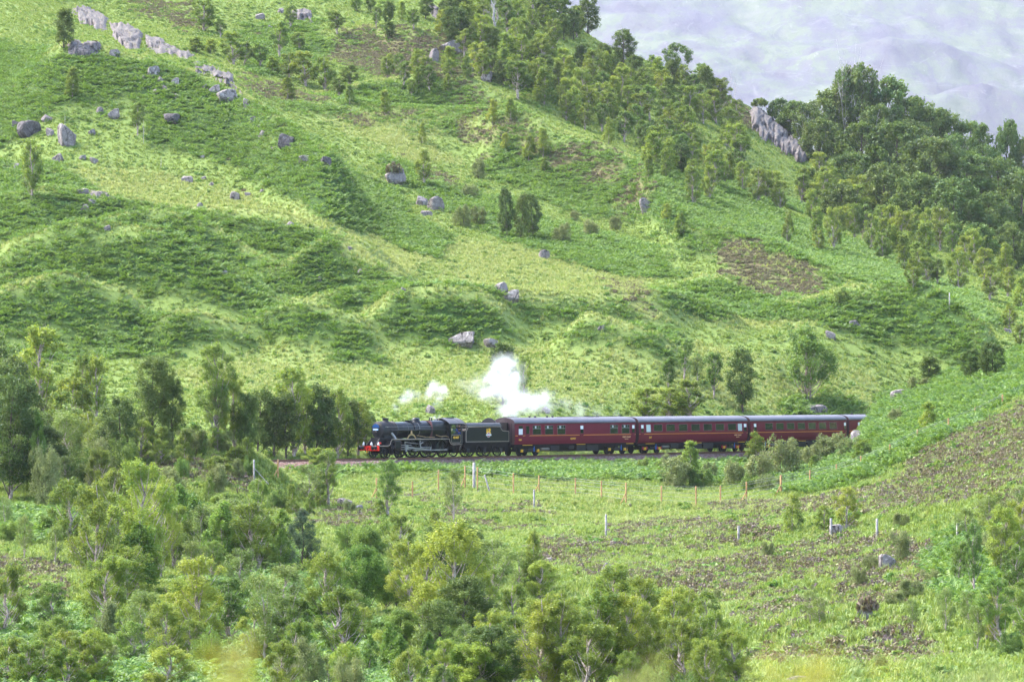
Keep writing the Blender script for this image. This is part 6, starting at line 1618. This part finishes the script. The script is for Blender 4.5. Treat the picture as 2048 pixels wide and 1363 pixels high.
# crags: jointed rock breaking out of the slope, its edges dipping under the turf
def crag(name, label, poly, bump, cell=(32, 9), mat='crag', seed=0, fwd=.7, st=2.0):
    p = np.array(poly, float); r = np.random.default_rng(500 + seed)
    x0, y0 = p.min(0) - 10; x1, y1 = p.max(0) + 10
    gx = np.arange(x0, x1, st); gy = np.arange(y0, y1, st)
    G = np.array([[onground(a, b) for b in gy] for a in gx])
    A, B = np.meshgrid(gx, gy, indexing='ij')
    wa = A + 9 * fbm2(A / 14, B / 14, 3, seed + 3); wb = B + 8 * fbm2(A / 14 + 9, B / 14, 3, seed + 5)
    ins = np.zeros(A.shape, bool); dist = np.full(A.shape, 1e9)
    for k in range(len(p)):
        q1, q2 = p[k], p[(k + 1) % len(p)]
        c = ((q1[1] > wb) != (q2[1] > wb)) & (wa < (q2[0] - q1[0]) * (wb - q1[1]) / (q2[1] - q1[1] + 1e-9) + q1[0]); ins ^= c
        e = q2 - q1; t = np.clip(((wa - q1[0]) * e[0] + (wb - q1[1]) * e[1]) / (e @ e), 0, 1)
        dist = np.minimum(dist, np.hypot(wa - q1[0] - t * e[0], wb - q1[1] - t * e[1]))
    sd = np.where(ins, dist, -dist)
    nx_, ny_ = int((x1 - x0) / cell[0]) + 2, int((y1 - y0) / cell[1]) + 2
    cx = x0 + (np.arange(nx_)[:, None] + r.uniform(.05, .95, (nx_, ny_))) * cell[0] - cell[0] * .5
    cy_ = y0 + (np.arange(ny_)[None, :] + r.uniform(.05, .95, (nx_, ny_))) * cell[1] - cell[1] * .5
    C2 = np.stack([cx.ravel(), cy_.ravel()], 1); off = r.uniform(-.55, .75, len(C2)); tx_ = r.normal(0, .35, len(C2)); ty_ = r.normal(0, .45, len(C2))
    sk = wa + .35 * wb
    dd = np.hypot((sk[..., None] - C2[:, 0] - .35 * C2[:, 1]) / cell[0], (wb[..., None] - C2[:, 1]) / cell[1])
    o_ = np.argsort(dd, -1)[..., :2]; d1 = np.take_along_axis(dd, o_[..., :1], -1)[..., 0]; d2 = np.take_along_axis(dd, o_[..., 1:2], -1)[..., 0]; id_ = o_[..., 0]
    crack = np.clip(1 - (d2 - d1) / .16, 0, 1)
    hgt = np.clip(sd / 7, -1.3, 1) * bump + np.clip(sd / 5, 0, 1) * bump * (.45 * off[id_] + .5 * tx_[id_] * (sk - C2[id_, 0] - .35 * C2[id_, 1]) / cell[0] + .5 * ty_[id_] * (wb - C2[id_, 1]) / cell[1] - .38 * crack + .30 * fbm2(A / 7, B / 6, 3, seed))
    V = G.copy(); V[..., 1] -= hgt * fwd * 1.5; V[..., 2] += hgt * .38
    # a crag never follows a jump of the ground behind a crest
    na, nb = A.shape; ix = np.arange(na * nb).reshape(na, nb); keep = sd > -9
    f = np.stack([ix[:-1, :-1], ix[:-1, 1:], ix[1:, 1:], ix[1:, :-1]], -1).reshape(-1, 4)
    D_ = G[..., 1].ravel(); kf = keep.ravel()[f].all(1) & ((D_[f].max(1) - D_[f].min(1)) < 14); f = f[kf]
    used = np.unique(f); rm = np.full(na * nb, -1); rm[used] = np.arange(len(used))
    vv = V.reshape(-1, 3)[used]; c0 = vv.mean(0)
    o = link(bpy.data.objects.new(name, np_mesh(name, vv - c0, rm[f], [M[mat]], False))); o.location = tuple(c0)
    tag(o, label, 'rock outcrop'); return o
crag('rock_crag', 'broad left block of the long grey crag, upper left', [(144, 20), (178, 14), (206, 26), (218, 44), (214, 60), (192, 62), (166, 50)], 1.5, seed=1)
crag('rock_crag', 'tall middle block of the long grey crag, upper left', [(222, 44), (258, 48), (284, 68), (286, 98), (262, 100), (238, 90), (224, 72)], 1.7, seed=11)
crag('rock_crag', 'sloping right end of the long grey crag, upper left', [(290, 70), (318, 76), (352, 90), (392, 114), (376, 122), (344, 114), (310, 106), (288, 96)], 1.3, seed=12)
crag('rock_crag', 'square broken block of crag below the long crag, left end', [(132, 88), (160, 82), (200, 84), (206, 98), (196, 106), (178, 116), (140, 108)], 1.3, (26, 10), seed=2)
crag('rock_crag', 'low broken ledges running down the spur to its end', [(378, 128), (402, 124), (440, 140), (464, 148), (484, 184), (480, 194), (462, 172), (436, 162), (420, 150), (398, 148)], 1.0, (18, 7), seed=3)
crag('rock_crag', 'square grey crag among birches near the top edge', [(584, 22), (606, 14), (626, 26), (626, 48), (600, 44), (588, 36)], 1.5, (18, 9), seed=4)
crag('rock_cliff', 'tall grey cliff face rising from the wood on the right', [(1496, 214), (1520, 206), (1548, 226), (1566, 236), (1584, 262), (1600, 292), (1618, 318), (1600, 326), (1574, 304), (1548, 292), (1520, 276), (1502, 258)], 2.2, (24, 26), 'crag', 5, 1.0)
crag('rock_crag', 'slanting grey slab among the oaks at the right edge', [(1960, 318), (1972, 314), (1990, 350), (1984, 364), (1970, 346)], 2.0, seed=6)
crag('rock_crag', 'broken ledge in the wood near the top centre', [(852, 6), (876, 14), (898, 42), (888, 50), (868, 34)], 1.2, seed=7, mat='rock_dark')
crag('rock_crag', 'dark rock face on the skyline beside the wood', [(1098, 4), (1114, 8), (1116, 40), (1102, 36)], 1.6, (12, 18), 'rock_dark', 8)
crag('rock_crag', 'low grey rock ledge in grass at the top of the left bracken band', [(150, 376), (196, 376), (232, 396), (222, 402), (180, 390)], .6, (13, 8), seed=9)

# ================================================================ fences
M['new_wood'] = bark('new orange timber', (.46, .28, .13), (.38, .22, .095), (.25, .14, .06))
M['old_wood'] = bark('old grey timber', (.44, .40, .37), (.32, .29, .27), (.14, .12, .11))
g = N('fence wire'); g.bsdf((.22, .22, .22), .6, .3); M['wire'] = g.m
def post_at(px, yb, yt, mat, rad, parent, origin, brace=0):
    x, D, z = onground(px, yb); h = (yb - yt) * D / F
    p = MB(); rr = rad * (1.5 if brace == 2 else 1)
    h += .22
    p.lathe([(rr, -.3), (rr, h - .02), (rr * .8, h), (.001, h)], 'z', (x - origin[0], D - origin[1], z - origin[2]), 8)
    o = p.part('post', mat, parent)
    if brace:
        b = MB().tube([(x - origin[0], D - origin[1] - .05, z - origin[2] + h * .55), (x - origin[0] - .55, D - origin[1] - .4, z - origin[2] - .1)], rad * .7, 6)
        b.part('brace', mat, parent)
    return (x, D, z, h)
ORG = [(556, 963, 925, 1), (753, 1000, 960, 1), (825, 1000, 967, 0), (877, 986, 944, 0), (930, 979, 935, 1), (955, 983, 938, 0), (1027, 991, 950, 0), (1078, 987, 955, 1), (1151, 992, 960, 0), (1203, 999, 966, 0), (1252, 1009, 970, 1), (1323, 1008, 976, 0), (1392, 1013, 977, 0), (1441, 1009, 976, 0), (1493, 1004, 968, 1), (1562, 991, 955, 2), (1620, 976, 944, 0), (1673, 958, 934, 0), (1722, 941, 917, 0), (1780, 914, 893, 0), (1835, 888, 866, 0), (1897, 861, 840, 0), (1950, 839, 819, 0), (2005, 812, 791, 0)]
x, D, z = onground(930, 979); fo = empty('wire_fence', (x, D, z)); tag(fo, 'new wire fence on orange timber posts running below the railway', 'fence')
pp = [post_at(a, b, c, M['new_wood'], .065, fo, (x, D, z), d) for a, b, c, d in ORG]
for lv in (.25, .45, .65, .85, .97):
    wr = MB()
    for a, b in zip(pp[1:-1], pp[2:]):
        wr.cyl((a[0] - x, a[1] - D, a[2] - z + a[3] * lv), (b[0] - x, b[1] - D, b[2] - z + b[3] * lv), .010, 4)
    wr.part('wire', M['wire'], fo)
for a, b, c, lab in [(948, 981, 929, 'stout old grey post beside an orange fence post'), (980, 986, 952, 'leaning old grey post right of the stout grey one'), (1068, 1021, 984, 'old grey post in the grass just below the wire fence'), (1212, 1077, 1034, 'lone old grey post in the middle of the near field'),
                     (1477, 1083, 1057, 'short old grey post in the heather, left of the row'), (1662, 1078, 1043, 'old grey post in front of the white lichened boulder'), (1754, 1082, 1044, 'old grey post between the white boulder and the willow'), (1915, 1086, 1054, 'old grey post furthest right on the near slope'), (508, 966, 925, 'pale strainer post with a long stay left of the orange posts'), (2040, 690, 664, 'bare pole near the right edge above the bank'), (1899, 618, 588, 'bare pole in the bracken at far right')]:
    x1, D1, z1 = onground(a, b); r_ = empty('fence_post', (x1, D1, z1)); tag(r_, lab, 'post')
    post_at(a, b, c, M['old_wood'], .075 if a != 948 else .13, r_, (x1, D1, z1), 0)
    if a == 508: MB().tube([(0, 0, 1.2), (1.2, -.3, -.1)], .03, 6).part('stay', M['old_wood'], r_)
    if a == 980: r_.rotation_euler = (0, -.28, 0)

# ================================================================ steam
def steam(name, label, blobs, dens, scale=1.0, step=.22):
    pts = []
    for px, y, rp, k, dD in blobs:
        D = float(np.interp((px - 1024) / F, TRX / TRY, TRY)) + dD
        pts.append(((px - 1024) / F * D, D, H - (y - YH) * D / F, rp * D / F, k))
    P = np.array(pts); lo = (P[:, :3] - P[:, 3:4] * 1.9).min(0); hi = (P[:, :3] + P[:, 3:4] * 1.9).max(0)
    c = (lo + hi) / 2
    bm = bmesh.new(); bmesh.ops.create_cube(bm, size=1); bmesh.ops.transform(bm, matrix=Matrix.Diagonal((*(hi - lo), 1)), verts=bm.verts)
    me = bpy.data.meshes.new(name); bm.to_mesh(me); bm.free()
    m = bpy.data.materials.new(name); m.use_nodes = True; g = N.__new__(N); g.m = m; g.t = m.node_tree; g.t.nodes.clear(); g.out = g.t.nodes.new('ShaderNodeOutputMaterial')
    pos = g.pos()
    nv = g.noise(.42 / scale, 4, .62, pos, 1)
    warp = g.n('VectorMath', operation='SUBTRACT'); g.l(nv, warp.inputs[0]); warp.inputs[1].default_value = (.5, .5, .5)
    ws = g.n('VectorMath', operation='SCALE'); g.l(warp.outputs[0], ws.inputs[0]); ws.inputs['Scale'].default_value = 2.6 * scale
    ad = g.n('VectorMath', operation='ADD'); g.l(pos, ad.inputs[0]); g.l(ws.outputs[0], ad.inputs[1])
    acc = None
    for x, y, z, r, k in pts:
        d = g.n('VectorMath', operation='DISTANCE'); g.l(ad.outputs[0], d.inputs[0]); d.inputs[1].default_value = (x, y, z)
        f = g.math('MULTIPLY', g.math('SUBTRACT', 1.0, g.math('DIVIDE', d.outputs['Value'], r * 1.25)), k)
        acc = f if acc is None else g.math('MAXIMUM', acc, f)
    n = g.noise(1.1 / scale, 5, .68, pos)
    e = g.math('ADD', acc, g.math('MULTIPLY', g.math('SUBTRACT', n, .5), 1.15))
    den = g.ramp(e, [(.06, 0.0), (.32, .07), (.60, .32), (.95, 1.0)])
    pv = g.n('VolumePrincipled'); pv.inputs['Color'].default_value = (.90, .91, .93, 1); pv.inputs['Anisotropy'].default_value = .1
    g.l(g.math('MULTIPLY', den, dens), pv.inputs['Density'])
    g.l(pv.outputs[0], g.out.inputs['Volume'])
    try: m.cycles.volume_step_rate = 1.0
    except Exception: pass
    me.materials.append(m)
    o = link(bpy.data.objects.new(name, me)); o.location = tuple(c)
    return tag(o, label, 'steam')
steam('steam_plume', 'big white billowing steam plume drifting above the buffet coach', [(1010, 732, 26, 1, 0), (988, 752, 26, 1, 1), (1002, 772, 38, 1, 0), (1028, 762, 24, 1, 0), (944, 768, 20, .55, 1), (966, 782, 24, .6, 0), (1040, 800, 28, 1, 0), (1018, 816, 30, 1, 0), (1062, 804, 30, 1, 0), (1088, 798, 24, .8, 0), (1102, 814, 20, .6, 0), (1132, 812, 20, .5, 0), (1160, 820, 18, .5, 0), (1195, 824, 16, .48, 0), (1230, 828, 13, .45, 0), (1040, 735, 18, .45, 2), (920, 772, 14, .4, 0)], 1.15)
steam('steam_puff', 'small white steam puff floating above the boiler', [(870, 776, 15, 1, 0), (886, 781, 15, 1, 0), (858, 786, 13, .9, 0), (878, 796, 13, .8, 0), (870, 808, 8, .6, 0)], 1.4, .7)
steam('steam_wisp', 'faint torn steam wisp left of the small puff', [(806, 800, 12, .75, 0), (818, 790, 14, .75, 0), (788, 814, 10, .65, 0), (835, 792, 10, .6, 0)], 1.6, .6)
steam('steam_jet', 'little white steam jet at the safety valves', [(864, 836, 4, 1, 0), (870, 835, 5, 1, 0), (878, 834, 5, .7, 0)], 3.0, .3)

# ================================================================ out-of-focus shrubs close to the camera
def spray(px, ytop, D, wpx, n, col, label):
    r = np.random.default_rng(hash_(label)); x = (px - 1024) / F * D; zt = H - (ytop - YH) * D / F; zg = ground_z(x, D); w = wpx * D / F
    root = empty('near_shrub', (x, D, zg)); tag(root, label, 'shrub')
    st = MB(); C = []
    for k in range(7):
        tp = np.array([r.normal(0, w * .35), r.normal(0, .10), zt - zg - abs(r.normal(0, .02))])
        q = [np.array([r.normal(0, .05), r.normal(0, .05), -.05]) * (1 - t) + tp * t + np.array([0, 0, 0]) for t in np.linspace(0, 1, 6)]
        st.tube([tuple(a) for a in q], [.008, .007, .006, .004, .003, .0015], 5)
        for i in range(n // 7):
            t = r.uniform(.72, 1.0); C.append(tp * t + np.array([r.normal(0, w * .2), r.normal(0, .06), r.normal(0, .012)]))
    st.part('stem', M['dark_bark'], root)
    V, Q = leaf_quads(np.array(C), .022, r)
    me = np_mesh('foliage', V, Q, [col], False, {'tint': np.repeat(r.uniform(.3, 1, len(C)), 4)}); put('foliage', me, root)
M['gorse'] = leaf_mat('yellow shoots', (.24, .22, .015), (.36, .33, .02), (.48, .43, .04), .4, .01, 1.0)
M['pale_shoot'] = leaf_mat('pale shoots', (.20, .24, .07), (.30, .33, .11), (.42, .43, .18), .4, .01, 1.0)
spray(452, 1290, 4.6, 120, 260, M['gorse'], 'blurred yellow shrub close to the camera at bottom left')
spray(1655, 1306, 4.8, 150, 230, M['gorse'], 'blurred yellow shrub close to the camera at bottom right')
spray(1960, 1330, 5.0, 120, 130, M['pale_shoot'], 'blurred pale shrub close to the camera at bottom right corner')
spray(1300, 1340, 5.0, 120, 110, M['pale_shoot'], 'blurred pale shrub close to the camera at bottom centre')
